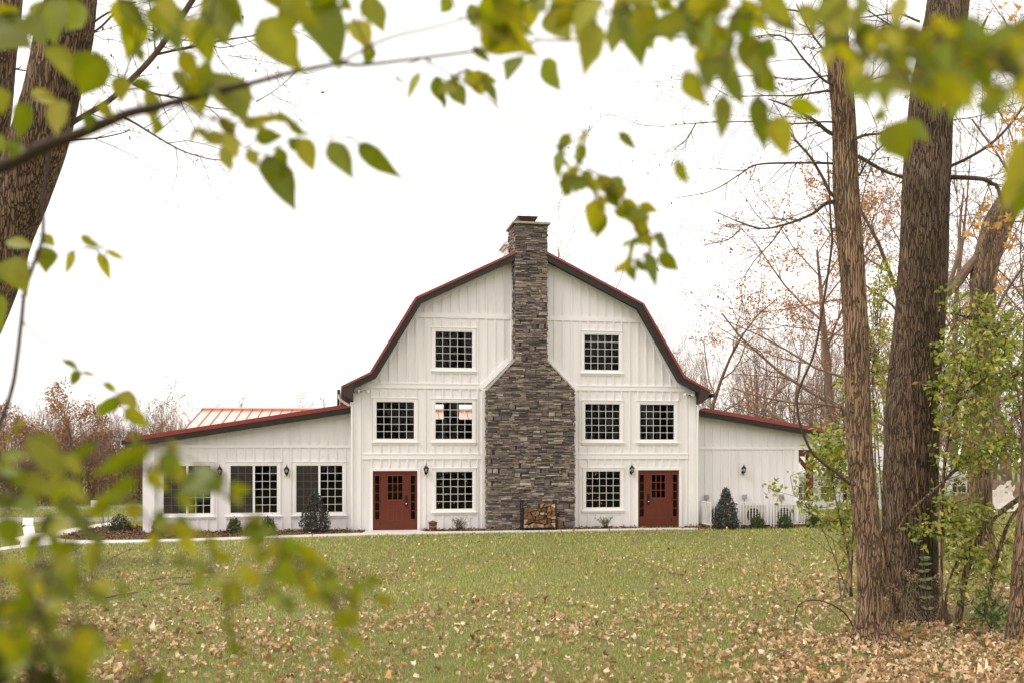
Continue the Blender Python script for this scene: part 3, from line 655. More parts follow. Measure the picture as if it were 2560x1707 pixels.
# --- chimney of stacked ledge stone
def stones(mb, rng, z0, z1, ext, y, axis='x', wmin=.12, wmax=.5, rag=.02):
    """ext(z) -> (lo, hi) along the face; stones proud of plane y. axis 'x': face looks to -Y; 'l' looks to -X, 'r' to +X"""
    cols = [(.20, .172, .152), (.155, .136, .125), (.25, .218, .19), (.12, .106, .102), (.31, .275, .24), (.185, .158, .138), (.225, .18, .152), (.09, .082, .080), (.37, .335, .295), (.165, .15, .146)]
    def emit(a, b, c, d):
        m = (c+d)/2; lo, hi = ext(m)
        a, b = max(a, lo+rng.uniform(-rag, rag*.3)), min(b, hi+rng.uniform(-rag*.3, rag))
        if b-a < .03: return
        p = rng.uniform(.008, .065); g_ = .004; i_ = min(.014, (d-c)*.22, (b-a)*.2); s = rng.uniform(-.012, .012, 4); j = rng.uniform(-.006, .006, 8)
        back_ = [(a+g_, 0, c+g_), (b-g_, 0, c+g_), (b-g_, 0, d-g_), (a+g_, 0, d-g_)]
        mid_ = [(u+j[k*2]*.6, -p*.7, v+j[k*2+1]*.5) for k, (u, _, v) in enumerate(back_)]
        fr_ = [(a+g_+i_+j[0], -p+s[0], c+g_+i_+j[1]), (b-g_-i_+j[2], -p+s[1], c+g_+i_+j[3]), (b-g_-i_+j[4], -p+s[2], d-g_-i_+j[5]), (a+g_+i_+j[6], -p+s[3], d-g_-i_+j[7])]
        v = np.array(back_+mid_+fr_)
        if axis == 'x': v[:, 1] += y
        elif axis == 'l': v = np.c_[y+v[:, 1], v[:, 0], v[:, 2]]
        else: v = np.c_[y-v[:, 1], v[:, 0], v[:, 2]]
        cc = np.array(cols[rng.integers(len(cols))])*rng.uniform(.8, 1.2)
        f = [(k, (k+1) % 4, (k+1) % 4+4, k+4) for k in range(4)]+[(k+4, (k+1) % 4+4, (k+1) % 4+8, k+8) for k in range(4)]+[(8, 9, 10, 11)]
        mb.add(v, [f], cc)
    z = z0
    while z < z1-.01:
        H_ = min(rng.uniform(.09, .17), z1-z); lo, hi = ext(z+H_/2); lo2, hi2 = min(lo, ext(z)[0]), max(hi, ext(z)[1])
        a = lo2-rng.uniform(0, .1)
        while a < hi2:
            w_ = rng.uniform(.22, .62); b = a+w_
            if rng.random() < .13: emit(a, min(b, a+rng.uniform(.16, .3)), z, z+H_); b = min(b, a+.25)
            else:
                n = 2 if H_ < .12 else rng.integers(2, 4); cuts = np.sort(np.r_[0, (np.arange(1, n)+rng.uniform(-.22, .22, n-1))/n, 1])*H_+z
                for c, d in zip(cuts, cuts[1:]):
                    u = a
                    while u < b-.02:
                        v_ = min(b, u+rng.uniform(wmin, wmax))
                        if b-v_ < .07: v_ = b
                        emit(u, v_, c, d); u = v_
            a = b
        z += H_
rs = np.random.default_rng(11)
CY = -.42; ZSH0, ZSH1, ZTOP = 4.84, 5.84, 10.58
def ext_front(z):
    if z < ZSH0: return CHX
    if z < ZSH1: t = (z-ZSH0)/(ZSH1-ZSH0); return (CHX[0]+(CHU[0]-CHX[0])*t, CHX[1]+(CHU[1]-CHX[1])*t)
    return CHU
core = MB(); core.box(CHX[0], CHX[1], CY, -.002, 0, ZSH0); core.prism([(CHX[0], ZSH0), (CHX[1], ZSH0), (CHU[1], ZSH1), (CHU[0], ZSH1)], CY, -.002); core.box(CHU[0], CHU[1], CY, .80, ZSH1, ZTOP)
chim = core.build('chimney', m_mortar, barn)
st = MB(); stones(st, rs, .02, ZTOP, ext_front, CY)
stones(st, rs, .02, ZSH0, lambda z: (CY+.01, 0.), CHX[0], 'l'); stones(st, rs, .02, ZSH0, lambda z: (CY+.01, 0.), CHX[1], 'r')
stones(st, rs, ZSH1, ZTOP, lambda z: (CY+.01, .80), CHU[0], 'l'); stones(st, rs, ZSH1, ZTOP, lambda z: (CY+.01, .80), CHU[1], 'r')
st.build('ledge_stones', m_stone, chim)
cp = MB(); mx_ = (CHU[0]+CHU[1])/2
cp.box(CHU[0]-.11, mx_-.004, CY-.12, .90, ZTOP, ZTOP+.07); cp.box(mx_+.004, CHU[1]+.11, CY-.12, .90, ZTOP, ZTOP+.07); cp.build('chimney_cap', m_cap, chim)
cr = MB(); a0, a1, b0, b1 = .24, .83, -.12, .52; zc = ZTOP+.07
cr.box(a0+.03, a1-.03, b0+.03, b1-.03, zc, zc+.08); cr.box(a0-.02, a1+.02, b0-.02, b1+.02, zc+.055, zc+.08)
cr.add([(a0+.04, b0+.04, zc+.08), (a1-.04, b0+.04, zc+.08), (a1-.04, b1-.04, zc+.08), (a0+.04, b1-.04, zc+.08), (a0-.07, b0-.07, zc+.27), (a1+.07, b0-.07, zc+.27), (a1+.07, b1+.07, zc+.27), (a0-.07, b1+.07, zc+.27)], [[(0, 1, 5, 4), (1, 2, 6, 5), (2, 3, 7, 6), (3, 0, 4, 7), (4, 5, 6, 7)]])
cr.build('chimney_crown', m_copper, chim)
for a, b in (((CHX[0]-.03, ZSH0-.03), (CHU[0]-.02, ZSH1)), ((CHX[1]+.03, ZSH0-.03), (CHU[1]+.02, ZSH1))):
    q_ = [a, b, (b[0], b[1]+.07), (a[0], a[1]+.07)]
    if b[0] < a[0]: q_ = [b, a, (a[0], a[1]+.07), (b[0], b[1]+.07)]
    fl = MB(); fl.prism(q_, CY-.05, -.056); fl.build('flashing', m_flash, chim)

# ================================================================ THINGS ON AND BY THE BARN
def lantern(x, z, y, label):
    t = thing('wall_lantern', label, 'wall lantern', (x, y, z), 'black lanterns on the white siding')
    m = MB(); m.box(x-.085, x+.085, y-.035, y-.002, z-.21, z+.0); m.build('mounting_block', m_trim, t)
    m = MB(); yy = y-.16
    m.lathe([(.0, .30), (.008, .29), (.010, .23), (.022, .22), (.03, .20), (.095, .125), (.098, .11), (.03, .105)][::-1], x, yy, z-.10, 12)
    m.lathe([(.03, -.05), (.058, -.045), (.062, -.03), (.05, -.02)], x, yy, z-.10, 12)
    for k in range(6): a = k*math.pi/3; m.tube([(x+.056*math.cos(a), yy+.056*math.sin(a), z-.125), (x+.088*math.cos(a), yy+.088*math.sin(a), z+.01)], [.006, .006], 5)
    m.tube(smoothline([(x, y-.03, z-.16), (x, y-.09, z-.21), (x, yy, z-.19), (x, yy, z-.14)], 4), np.full(13, .014), 6)
    m.lathe([(.0, 0), (.05, .004), (.055, .02), (.03, .03)], 0, 0, 0, 12); v = m.V[-1]; m.V[-1] = np.c_[v[:, 0]+x, y-.033-v[:, 2], v[:, 1]+z-.13]
    m.build('frame', m_black, t)
    m = MB(); m.lathe([(.050, -.02), (.082, .105)], x, yy, z-.10, 12); m.build('glass', m_lampglass, t, True)
    m = MB(); m.lathe([(.017, -.02), (.017, .07), (.006, .09)], x, yy, z-.10, 8); m.build('candle', m_candle, t, True)
lantern(-9.91, 2.10, LY, 'black wall lantern between the middle and far left sliding windows of the left wing')
lantern(-7.72, 2.10, LY, 'black wall lantern left of the sliding window that has the cone-shaped holly before it')
lantern(-3.02, 2.12, 0., 'black wall lantern between the left red door and a window')
lantern(4.31, 2.11, 0., 'black wall lantern between a window and the right red door')
lantern(8.71, 2.09, LY, 'black wall lantern alone on the windowless right wing wall')
def flood(x, z, label):
    t = thing('floodlight', label, 'floodlight', (x, 0, z), 'white twin floodlights under the eaves')
    m = MB(); m.lathe([(.0, 0), (.06, .003), (.06, .03), (.02, .04)], 0, 0, 0, 12); v = m.V[-1]; m.V[-1] = np.c_[v[:, 0]+x, -.042-v[:, 2], v[:, 1]+z]; m.build('base_plate', m_white, t)
    for s in (-1, 1):
        m = MB(); a = np.array([x, -.07, z]); b = np.array([x+s*.10, -.16, z-.01]); c = np.array([x+s*.19, -.24, z-.06])
        m.tube([a, b, b*.7+c*.3, c, c+(c-b)*.02], [.012, .02, .05, .062, .05], 10); m.build('lamp_head', m_white, t, True)
flood(-5.17, 4.80, 'white twin-head floodlight at the upper left corner of the barn front')
flood(6.42, 4.79, 'white twin-head floodlight at the upper right corner of the barn front')
for (x0, x1), lb in (((-2.6, -1.45), 'tiny warm string lights glowing inside the window beside the left red door'), ((2.7, 3.4), 'tiny warm string lights glowing inside the window beside the right red door')):
    t = thing('string_lights', lb, 'string lights', ((x0+x1)/2, .8, 1.2), 'string lights inside the ground-floor windows'); r_ = np.random.default_rng(int(x0*10)+40)
    pts = [np.array([x0+(x1-x0)*k/23, .8+.4*math.sin(k*1.7), 1.42+.55*math.sin(k*2.3)+r_.uniform(-.1, .1)]) for k in range(24)]
    m = MB(); A = smoothline(pts, 3); m.tube(A, np.full(len(A), .003), 4); m.build('wire', m_black, t)
    for q in pts: m = MB(); m.lathe([(.0, -.009), (.006, -.003), (.006, .003), (.0, .009)], q[0], q[1], q[2]-.012, 6); m.build('bulb', m_bulb, t)
# firewood rack
RXa, RXb, RY = .20, 1.36, -.80
rk = thing('firewood_rack', 'tall black metal firewood rack against the stone chimney', 'firewood rack', (.78, RY, 0))
for x in (RXa, RXb):
    for y in (RY-.17, RY+.17): m = MB(); m.box(x-.018, x+.018, y-.018, y+.018, .022, 1.06); m.build('post', m_black, rk)
m = MB()
for y in (RY-.17, RY+.17): m.box(RXa-.06, RXb+.06, y-.018, y+.018, .085, .12)
m.build('base_rail', m_black, rk)
for x in (RXa, RXb):
    for z in (1.0, .087): m = MB(); m.box(x-.012, x+.012, RY-.15, RY+.15, z, z+.03); m.build('cross_bar', m_black, rk)
rl = np.random.default_rng(4); ordn = ['bottom', 'second', 'third', 'fourth', 'fifth', 'top']; zb = .123; nth = ['first', 'second', 'third', 'fourth', 'fifth', 'sixth', 'seventh', 'eighth', 'ninth', 'tenth', 'eleventh']
zbase = lambda x, row: zb+(.035*math.sin(x*9+row*2.1)+.02*math.sin(x*23+row*1.3))*(0 if row == 0 else 1)
for row in range(6):
    hgt = rl.uniform(.125, .15); n = int(rl.integers(7, 10)) if row < 5 else 6; x_lo = RXa+.024; x_hi = RXb-.024
    if row == 5: x_lo = .80; n = 4
    cut_b = np.linspace(x_lo, x_hi, n+1); cut_t = cut_b.copy(); cut_b[1:-1] += rl.uniform(-.035, .035, n-1); alt = np.array([(-1)**i for i in range(n-1)])*rl.uniform(.01, .062, n-1); cut_t[1:-1] += alt; cut_b[1:-1] -= alt
    for i in range(n):
        g_ = .014; xa, xb, xc_, xd = cut_b[i]+g_, cut_b[i+1]-g_, cut_t[i+1]-g_, cut_t[i]+g_
        zf = lambda x, q: zbase(x, row)*(1-q)+((zb+hgt+zbase(x, row+1)-zb) if row < 5 else zb+hgt+rl.uniform(-.03, .02))*q-(g_ if q > .5 else 0); poly = [(xa, zf(xa, 0)), (xb, zf(xb, 0))]
        if rl.random() < .45: poly += [(max(xb, xc_)-.004, zf(xb, .5))]
        if xc_-xd > .05: poly += [(xc_, zf(xc_, 1)-rl.uniform(0, .014)), (xd, zf(xd, 1)-rl.uniform(0, .014))]
        else: poly += [((xc_+xd)/2, zf(xd, 1))]
        if rl.random() < .45: poly += [(min(xa, xd)+.004, zf(xa, .5))]
        y0 = RY-.22+rl.uniform(-.06, .08); y1 = y0+rl.uniform(.40, .44); k = len(poly)
        e_c = np.array([(.36, .21, .11), (.50, .33, .19), (.24, .13, .07), (.62, .45, .29), (.18, .10, .06), (.30, .17, .09)][rl.integers(6)])*rl.uniform(.55, 1.15); s_c = np.array((.07, .045, .03))*rl.uniform(.6, 1.5)
        mb = MB(); v0 = [(x, y0, z) for x, z in poly]; mb.add(v0, [[tuple(range(k))]], e_c); mb.add([(x, y1, z) for x, z in poly], [[tuple(range(k-1, -1, -1))]], e_c)
        mb.add(v0+[(x, y1, z) for x, z in poly], [[(j, j+k, (j+1) % k+k, (j+1) % k) for j in range(k)]], s_c)
        side = 'left end' if i == 0 else 'right end' if i == n-1 else None
        pos = f'at the {side} of' if side else f'{nth[i]} from the left in'
        tag(mb.build('firewood_log', m_wood_end), f'split firewood log {pos} the {ordn[row]} row of the black rack', 'firewood log', 'split logs stacked in the rack')
    zb += hgt
mb = MB(); rr_ = np.random.default_rng(2); a = np.arange(12)*math.pi/6; rad_ = .085*rr_.uniform(.85, 1.12, 12)
V = [(1.50+r_*math.cos(t), -.72+r_*math.sin(t), z) for z in (.02, .17, .37) for r_, t in zip(rad_*(1 if z > .05 else 1.05), a)]
mb.add(V, [[(i*12+j, i*12+(j+1) % 12, i*12+12+(j+1) % 12, i*12+12+j) for i in range(2) for j in range(12)], [tuple(24+j for j in range(12))]], (.20, .12, .07))
tag(mb.build('log', m_wood_end), 'brown log standing upright on the mulch right of the firewood rack', 'log')
# rusty lidded pail
bx_, by_ = -2.83, -.55; bk = thing('metal_pail', 'rusty brown lidded metal pail beside the left red door', 'pail', (bx_, by_, 0))
m = MB(); m.lathe([(.115, .02), (.118, .03), (.128, .13), (.131, .135), (.129, .145), (.145, .29), (.152, .30)], bx_, by_, 0, 24); m.build('pail_body', m_rust, bk, True)
m = MB(); m.lathe([(.165, .30), (.168, .315), (.10, .345), (.03, .36), (.012, .375), (.020, .39), (.0, .40)], bx_, by_, 0, 24); m.build('lid', m_rust, bk, True)
m = MB(); m.tube(smoothline([(bx_-.15, by_-.02, .27), (bx_-.09, by_-.13, .19), (bx_+.03, by_-.16, .16), (bx_+.12, by_-.10, .22), (bx_+.15, by_-.02, .27)], 4), np.full(17, .006), 6); m.build('handle', m_flash, bk, True)
# heat pumps, railings and switch boxes on the right
def heatpump(x0, x1, label):
    y0, y1, z0, z1 = -.42, -.06, .10, .76; t = thing('heat_pump', label, 'heat pump', ((x0+x1)/2, (y0+y1)/2, 0), 'heat pumps behind the white railings')
    m = MB(); m.box(x0, x1, y0, y1, z0, z1); m.box(x0+.06, x0+.16, y0+.02, y1-.02, .03, z0); m.box(x1-.16, x1-.06, y0+.02, y1-.02, .03, z0); m.box(x0-.01, x1+.01, y0-.01, y1+.01, z1, z1+.02); m.build('casing', m_acbody, t)
    cx_ = x0+(x1-x0)*.40; cz = (z0+z1)/2; m = MB(); m.lathe([(.0, 0), (.24, 0), (.26, .012), (.25, .014)], 0, 0, 0, 28); v = m.V[0]; m.V[0] = np.c_[v[:, 0]+cx_, y0-.004-v[:, 2], v[:, 1]+cz]; m.build('fan_opening', m_black, t)
    m = MB()
    for k in range(9): z = cz-.24+k*.06; hw_ = math.sqrt(max(.0025, .26**2-(z-cz)**2)); m.box(cx_-hw_, cx_+hw_, y0-.03, y0-.024, z-.004, z+.004)
    m.build('fan_grille', m_acbody, t)
    m = MB(); m.box(x1-.16, x1-.05, y0-.003, y0+.001, z0+.12, z0+.40); m.build('label_plate', m_flash, t)
heatpump(7.02, 7.82, 'beige outdoor heat pump half hidden behind the dark cone-shaped holly'); heatpump(8.46, 9.26, 'beige outdoor heat pump in the middle railing bay'); heatpump(9.66, 10.44, 'beige outdoor heat pump in the railing bay nearest the brown porch post')
def railing(x0, x1, label, side=None):
    y = -.90; t = thing('railing', label, 'railing', ((x0+x1)/2, y, 0), 'white metal railing panels in front of the heat pumps')
    for x in (x0, x1): m = MB(); m.box(x-.02, x+.02, y-.02, y+.02, .0, .95); m.build('post', m_whitemetal, t)
    m = MB(); m.box(x0+.02, x1-.02, y-.018, y+.018, .90, .93); m.build('top_rail', m_whitemetal, t)
    m = MB(); m.box(x0+.02, x1-.02, y-.016, y+.016, .12, .148); m.build('bottom_rail', m_whitemetal, t)
    n = int(round((x1-x0)/.118))
    for i in range(1, n): x = x0+(x1-x0)*i/n; m = MB(); m.box(x-.010, x+.010, y-.010, y+.010, .148, .90); m.build('baluster', m_whitemetal, t)
    if side is not None:
        m = MB(); m.box(side-.016, side+.016, y+.02, LY-.05, .90, .93); m.box(side-.014, side+.014, y+.02, LY-.05, .12, .148)
        for k in range(9): yy = y+.12+k*.12; m.box(side-.010, side+.010, yy-.01, yy+.01, .148, .90)
        m.build('side_panel', m_whitemetal, t)
railing(6.98, 8.02, 'white metal railing bay nearest the barn corner, behind the cone-shaped holly', 6.98); railing(8.08, 9.24, 'middle white metal railing bay behind one round boxwood'); railing(9.34, 10.86, 'right end white metal railing bay beside the brown porch post', 10.86)
for x, lb in ((7.30, 'small grey switch box just above the cone-shaped holly'), (8.78, 'small grey switch box above the middle heat pump'), (10.22, 'small grey switch box above the heat pump nearest the porch post')):
    t = thing('switch_box', lb, 'switch box', (x, LY, 1.05), 'grey switch boxes on the right wing wall')
    m = MB(); m.box(x-.07, x+.07, LY-.10, LY-.022, .97, 1.13); m.box(x-.08, x+.08, LY-.115, LY-.10, 1.0, 1.14); m.build('box_body', m_greybox, t)
    m = MB(); m.tube([(x, LY-.06, .97), (x, LY-.06, .75), (x+.02, LY-.09, .62)], [.012]*3, 6); m.build('conduit', m_greybox, t)
# ================================================================ SHRUBS BY THE BARN
def boxwood(c, r, h, label, seed, group='round boxwood shrubs along the walls', cols=((.045, .085, .018), (.07, .115, .025), (.03, .06, .014), (.10, .13, .03))):
    t = thing('boxwood_shrub', label, 'shrub', (c[0], c[1], 0), group); r_ = np.random.default_rng(seed)
    m = MB(); w = Wood()
    for k in range(26):
        a = r_.uniform(0, 6.28); e = r_.uniform(.2, 1.0); q = np.array([math.cos(a)*r*.85*e, math.sin(a)*r*.85*e, h*math.sqrt(max(.05, 1-e*e*.8))*r_.uniform(.7, 1)])
        w.add([np.array([c[0], c[1], 0]), np.array([c[0], c[1], 0])+q*[.4, .4, .55], np.array([c[0], c[1], 0])+q], [.010, .006, .003], 4)
    w.flush(m); m.build('stems', m_twig, t)
    N = 1500; u = unit(r_.normal(size=(N, 3))); u[:, 2] = np.abs(u[:, 2])*1.05-.12; rr = r_.uniform(.55, 1.0, N)**.5*(1+.16*np.sin(u[:, 0]*7+seed)*np.sin(u[:, 1]*6+2)*np.ones(N)+.08*r_.normal(size=N))
    pts = np.c_[c[0]+u[:, 0]*r*rr, c[1]+u[:, 1]*r*rr, .06+np.maximum(u[:, 2], -.05)*h*rr]
    m = MB(); rand_leaves(m, pts, .055, pal(r_, cols, .3), r_, asp=.5, down=-.35); m.build('foliage', m_shrubleaf, t)
def facp(x, y, Y): return fac(x, y, Y)[0]
boxwood((facp(1894, 1310, -1.35), -1.35), .27, .42, 'round green boxwood in front of the middle heat pump railing bay', 1)
boxwood((facp(1962, 1308, -1.35), -1.35), .28, .44, 'round green boxwood in front of the right end railing bay', 2)
boxwood((facp(2033, 1305, -1.1), -1.1), .26, .40, 'round green boxwood at the foot of the brown porch post', 3)
boxwood((facp(586, 1322, -.35), -.35), .25, .48, 'round green boxwood under the left half of the middle sliding window', 4)
boxwood((facp(670, 1322, -.35), -.35), .27, .50, 'round green boxwood under the right edge of the middle sliding window', 5)
boxwood((facp(398, 1326, -.35), -.35), .26, .46, 'round green boxwood under the sliding window at the far left corner of the wing', 6)
p = gp(300, 1327); boxwood((p[0], p[1]), .40, .52, 'large dark round boxwood in the mulch left of the white corner post', 7, cols=((.03, .055, .014), (.05, .085, .02), (.02, .035, .012)))
def holly(c, r, h, label, seed):
    t = thing('holly_shrub', label, 'shrub', (c[0], c[1], 0), 'dark cone-shaped hollies'); r_ = np.random.default_rng(seed)
    m = MB(); m.tube([(c[0], c[1], -.02), (c[0], c[1], h*.9)], [.03, .008], 7); w = Wood()
    for k in range(70):
        z = h*r_.uniform(.08, .9); a = r_.uniform(0, 6.28); q = r*(1-z/h)**.75*r_.uniform(.7, 1); w.add([(c[0], c[1], z-.05), (c[0]+math.cos(a)*q, c[1]+math.sin(a)*q, z+.06)], [.008, .003], 4)
    w.flush(m); m.build('stems', m_twig, t)
    N = 3400; z = r_.beta(1.0, 1.55, N); a = r_.uniform(0, 6.28, N)
    prof = np.interp(z, [0, .08, .25, .5, .75, .9, 1], [.72, .95, 1, .78, .45, .28, .05])*(1+.14*np.sin(a*3+z*9+seed)+.12*np.sin(a*5-z*14))
    rr = prof*r*np.sqrt(r_.uniform(.35, 1.1, N))
    pts = np.c_[c[0]+rr*np.cos(a), c[1]+rr*np.sin(a), .05+z*h]
    m = MB(); rand_leaves(m, pts, .075, pal(r_, [(.034, .040, .026), (.05, .055, .036), (.022, .028, .018), (.075, .075, .055), (.055, .045, .035)], .3), r_, asp=.5, down=.0, fold=.5)
    m.build('foliage', m_holly, t)
holly((facp(1815, 1320, -1.3), -1.3), .42, 1.42, 'dark cone-shaped holly in front of the left railing bay', 3)
holly((facp(788, 1326, -.55), -.55), .46, 1.36, 'dark cone-shaped holly before the sliding window nearest the barn corner', 8)
def nandina(c, h, label, seed, dead):
    t = thing('nandina_shrub', label, 'shrub', (c[0], c[1], 0), 'wispy young shrubs under the windows'); r_ = np.random.default_rng(seed); w = Wood(); tips = []
    for k in range(46):
        a = r_.uniform(0, 6.28); e = r_.uniform(.1, .5); L = h*r_.uniform(.6, 1.1); b = np.array([c[0]+r_.normal(0, .05), c[1]+r_.normal(0, .05), 0.]); d = np.array([math.cos(a)*e, math.sin(a)*e, 1.])
        m1 = b+d*L*.5; e2 = b+d*L*[1.35, 1.35, .85]; w.add([b, m1, e2], [.006, .004, .002], 4)
        for q in range(12): s = r_.uniform(.35, 1); tips.append((m1*(1-s)+e2*s)+r_.normal(0, .035, 3))
    m = MB(); w.flush(m); m.build('stems', m_stem, t)
    m = MB(); rand_leaves(m, tips, .05, pal(r_, [(.13, .17, .07), (.19, .22, .11), (.08, .12, .05), (.22, .2, .13)], .25), r_, asp=.28, down=.1); m.build('foliage', m_shrubleaf, t)
    if dead:
        tip = np.array([[c[0]+.12, c[1]-.05, .14]])+r_.normal(0, [.09, .08, .06], (160, 3)); tip[:, 2] = np.abs(tip[:, 2])
        m = MB(); rand_leaves(m, tip, .05, pal(r_, [(.13, .06, .03), (.2, .1, .05)], .2), r_, asp=.4); m.build('dead_foliage', m_litter, t)
nandina((facp(1147, 1318, -.5), -.5), .50, 'wispy grey-green shrub under the window left of the chimney, browning at its base', 4, True)
nandina((facp(1513, 1314, -.5), -.5), .50, 'wispy grey-green shrub under the window right of the chimney', 9, False)
p0 = gp(268, 1330); t = thing('dormant_plant', 'thin bare brown stems standing in the mulch left of the large boxwood', 'plant', p0); m = MB(); w = Wood()
for xa, ya, xb, yb in ((256, 1333, 251, 1262), (259, 1333, 253, 1255), (262, 1330, 255, 1270), (266, 1332, 272, 1258), (260, 1332, 246, 1290)):
    a = gp(xa, ya); d_ = FWD@(a-CAM); b = P(xb, yb, d_); w.add([a, (a*.5+b*.5)+[.01, .03, 0], b], [.011, .008, .004], 5)
w.flush(m); m.build('stems', m_twig, t)
m = MB(); a = gp(343, 1327); m.box(a[0]-.018, a[0]+.018, a[1]-.018, a[1]+.018, 0, .24); tag(m.build('wooden_stake', m_wood_end), 'short pale wooden stake in the mulch beside the white corner post', 'stake')
# signs along the left drive
a = gp(71, 1341); t = thing('sandwich_board', 'white two-panel sandwich board leaning open on the path at the far left', 'sign', a); f2, r2 = FWD, RGT
def quadslab(c, ex, ey, th):
    """a thin panel: corner c, edge vectors ex, ey, thickness th"""
    c, ex, ey = map(np.array, (c, ex, ey)); n = np.cross(ex, ey); n = n/np.linalg.norm(n)*th; v = [c, c+ex, c+ex+ey, c+ey]; v += [x+n for x in v]
    m = MB(); m.add(v, [[(3, 2, 1, 0), (4, 5, 6, 7)], [(i, (i+1) % 4, (i+1) % 4+4, i+4) for i in range(4)]]); return m
up = np.array([0, 0, 1.])
quadslab(a-r2*.12, r2*.36, up*.34-r2*.11+f2*.10, .03).build('lower_panel', m_white, t)
quadslab(a-r2*.225+up*.355+f2*.10, r2*.33, up*.23-r2*.02+f2*.07, .03).build('upper_panel', m_white, t)
m = MB(); m.tube([a-r2*.23+up*.33+f2*.06, a-r2*.15+up*.37+f2*.07], [.022, .022], 8); m.build('hinge', m_black, t)
def yardsign(x, yb, w_, h_, label, mark):
    a = gp(x, yb); t = thing('yard_sign', label, 'sign', a); y0 = .06
    quadslab(a-r2*w_/2+up*y0, r2*w_, up*h_, .012).build('panel', m_white, t)
    m = MB(); m.tube([a-r2*w_*.3, a-r2*w_*.3+up*(y0+.1)+f2*.01], [.008]*2, 5); m.tube([a+r2*w_*.3, a+r2*w_*.3+up*(y0+.1)+f2*.01], [.008]*2, 5); m.build('legs', m_flash, t)
    if mark:
        m = MB(); c = a+up*(y0+h_*.35)-f2*.014; m.tube([c-r2*.03, c+r2*.04], [.02, .02], 6); m.tube([c, c-up*.10], [.01, .01], 6); m.build('mark', m_black, t)
yardsign(238, 1270, .42, .34, 'white yard sign with a small dark mark by the back road', True)
yardsign(40, 1275, .50, .12, 'low white strip sign beyond the road at the far left edge', False)
# fallen sticks on the grass
def stick(pts, r0, name, label, forks=()):
    m = MB(); A = smoothline(pts, 4); m.tube(A, np.linspace(r0, r0*.4, len(A)), 6)
    for f in forks: B = smoothline(f, 4); m.tube(B, np.linspace(r0*.6, r0*.2, len(B)), 5)
    tag(m.build(name, m_twigfar), label, 'fallen branch', 'dead branches lying on the lawn')
G = lambda x, y, h=.05: gp(x, y)+[0, 0, h]
stick([G(160, 1418, .02), P(155, 1385, FWD@(gp(160, 1418)-CAM)), P(165, 1345, FWD@(gp(160, 1418)-CAM)+.2)], .022, 'fallen_branch', 'pale forked dead branch sticking up from the grass at the left',
      [[P(160, 1380, FWD@(gp(160, 1418)-CAM)), P(190, 1372, 22.5), P(217, 1350, 22.6)], [P(158, 1380, FWD@(gp(160, 1418)-CAM)), P(136, 1380, 22.5), P(128, 1402, 22.4)]])
stick([G(222, 1470, .03), G(262, 1420, .12), G(310, 1394, .16), G(345, 1389, .2)], .02, 'fallen_branch', 'thin pale dead branch arching over the grass near the left edge')
stick([G(374, 1455), G(420, 1449), G(500, 1448), G(590, 1447), G(680, 1438)], .02, 'fallen_branch', 'long straight dead stick lying flat on the lawn left of centre')
stick([G(440, 1462), G(470, 1464), G(498, 1462)], .035, 'fallen_branch', 'short thick pale stick just below the long straight stick')
stick([G(240, 1503), G(300, 1492), G(345, 1486)], .03, 'fallen_branch', 'grey dead stick among leaves at the lower left')
# ================================================================ BUILDINGS AND TENT BEHIND
ob = thing('pavilion', 'low building with a pale red standing-seam roof behind the left wing', 'building', gd(800, 54))
dn_, zr_ = 52., 4.95
La, Lb = P(506, HY-(zr_-HC)*FPX/dn_, dn_), P(1330, HY-(zr_-HC)*FPX/(dn_+2), dn_+2)
ax_ = unit(Lb-La); nrm_ = np.array([ax_[1], -ax_[0], 0]); nrm_ = nrm_ if nrm_@FWD < 0 else -nrm_
m = MB(); e0, e1 = La+nrm_*5.2-up*1.35, Lb+nrm_*5.2-up*1.35; b0, b1 = La-nrm_*5.2-up*1.35, Lb-nrm_*5.2-up*1.35
m.add([e0, e1, Lb, La, b0, b1], [[(0, 1, 2, 3), (3, 2, 5, 4)]]); n = 34
m_roofsheen = M('sky_sheen_red_metal', (.58, .30, .225), .28, (.52, .26, .19), .6, coat=1., ior=1.7, spec=.8)  # sky reflection on the red metal is painted in as a paler base colour
rf2 = m.build('roof', m_roofsheen, ob)
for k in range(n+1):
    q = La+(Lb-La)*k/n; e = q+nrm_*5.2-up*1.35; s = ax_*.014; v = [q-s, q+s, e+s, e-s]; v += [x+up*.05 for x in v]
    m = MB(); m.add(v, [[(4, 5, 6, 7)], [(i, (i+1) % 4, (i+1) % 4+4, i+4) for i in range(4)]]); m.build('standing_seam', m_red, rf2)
m = MB(); m.tube([La+up*.04-ax_*.05, Lb+up*.04+ax_*.05], [.09, .09], 8); m.build('ridge_cap', m_roofsheen, ob)
m = MB(); w0, w1 = La+nrm_*4.6, Lb+nrm_*4.6; w2, w3 = La-nrm_*4.6, Lb-nrm_*4.6
for a, b in ((w0, w1), (w1, w3), (w3, w2), (w2, w0)):
    a_, b_ = a.copy(), b.copy(); a_[2] = b_[2] = 0; c, d = b.copy(), a.copy(); c[2] = d[2] = zr_-1.25; m.add([a_, b_, c, d], [[(0, 1, 2, 3)]])
for e in (La, Lb):
    a, b, c = e+nrm_*4.6-up*1.25, e-nrm_*4.6-up*1.25, e-up*.05; m.add([a, b, c], [[(0, 1, 2)]])
m.build('wall', m_siding, ob)
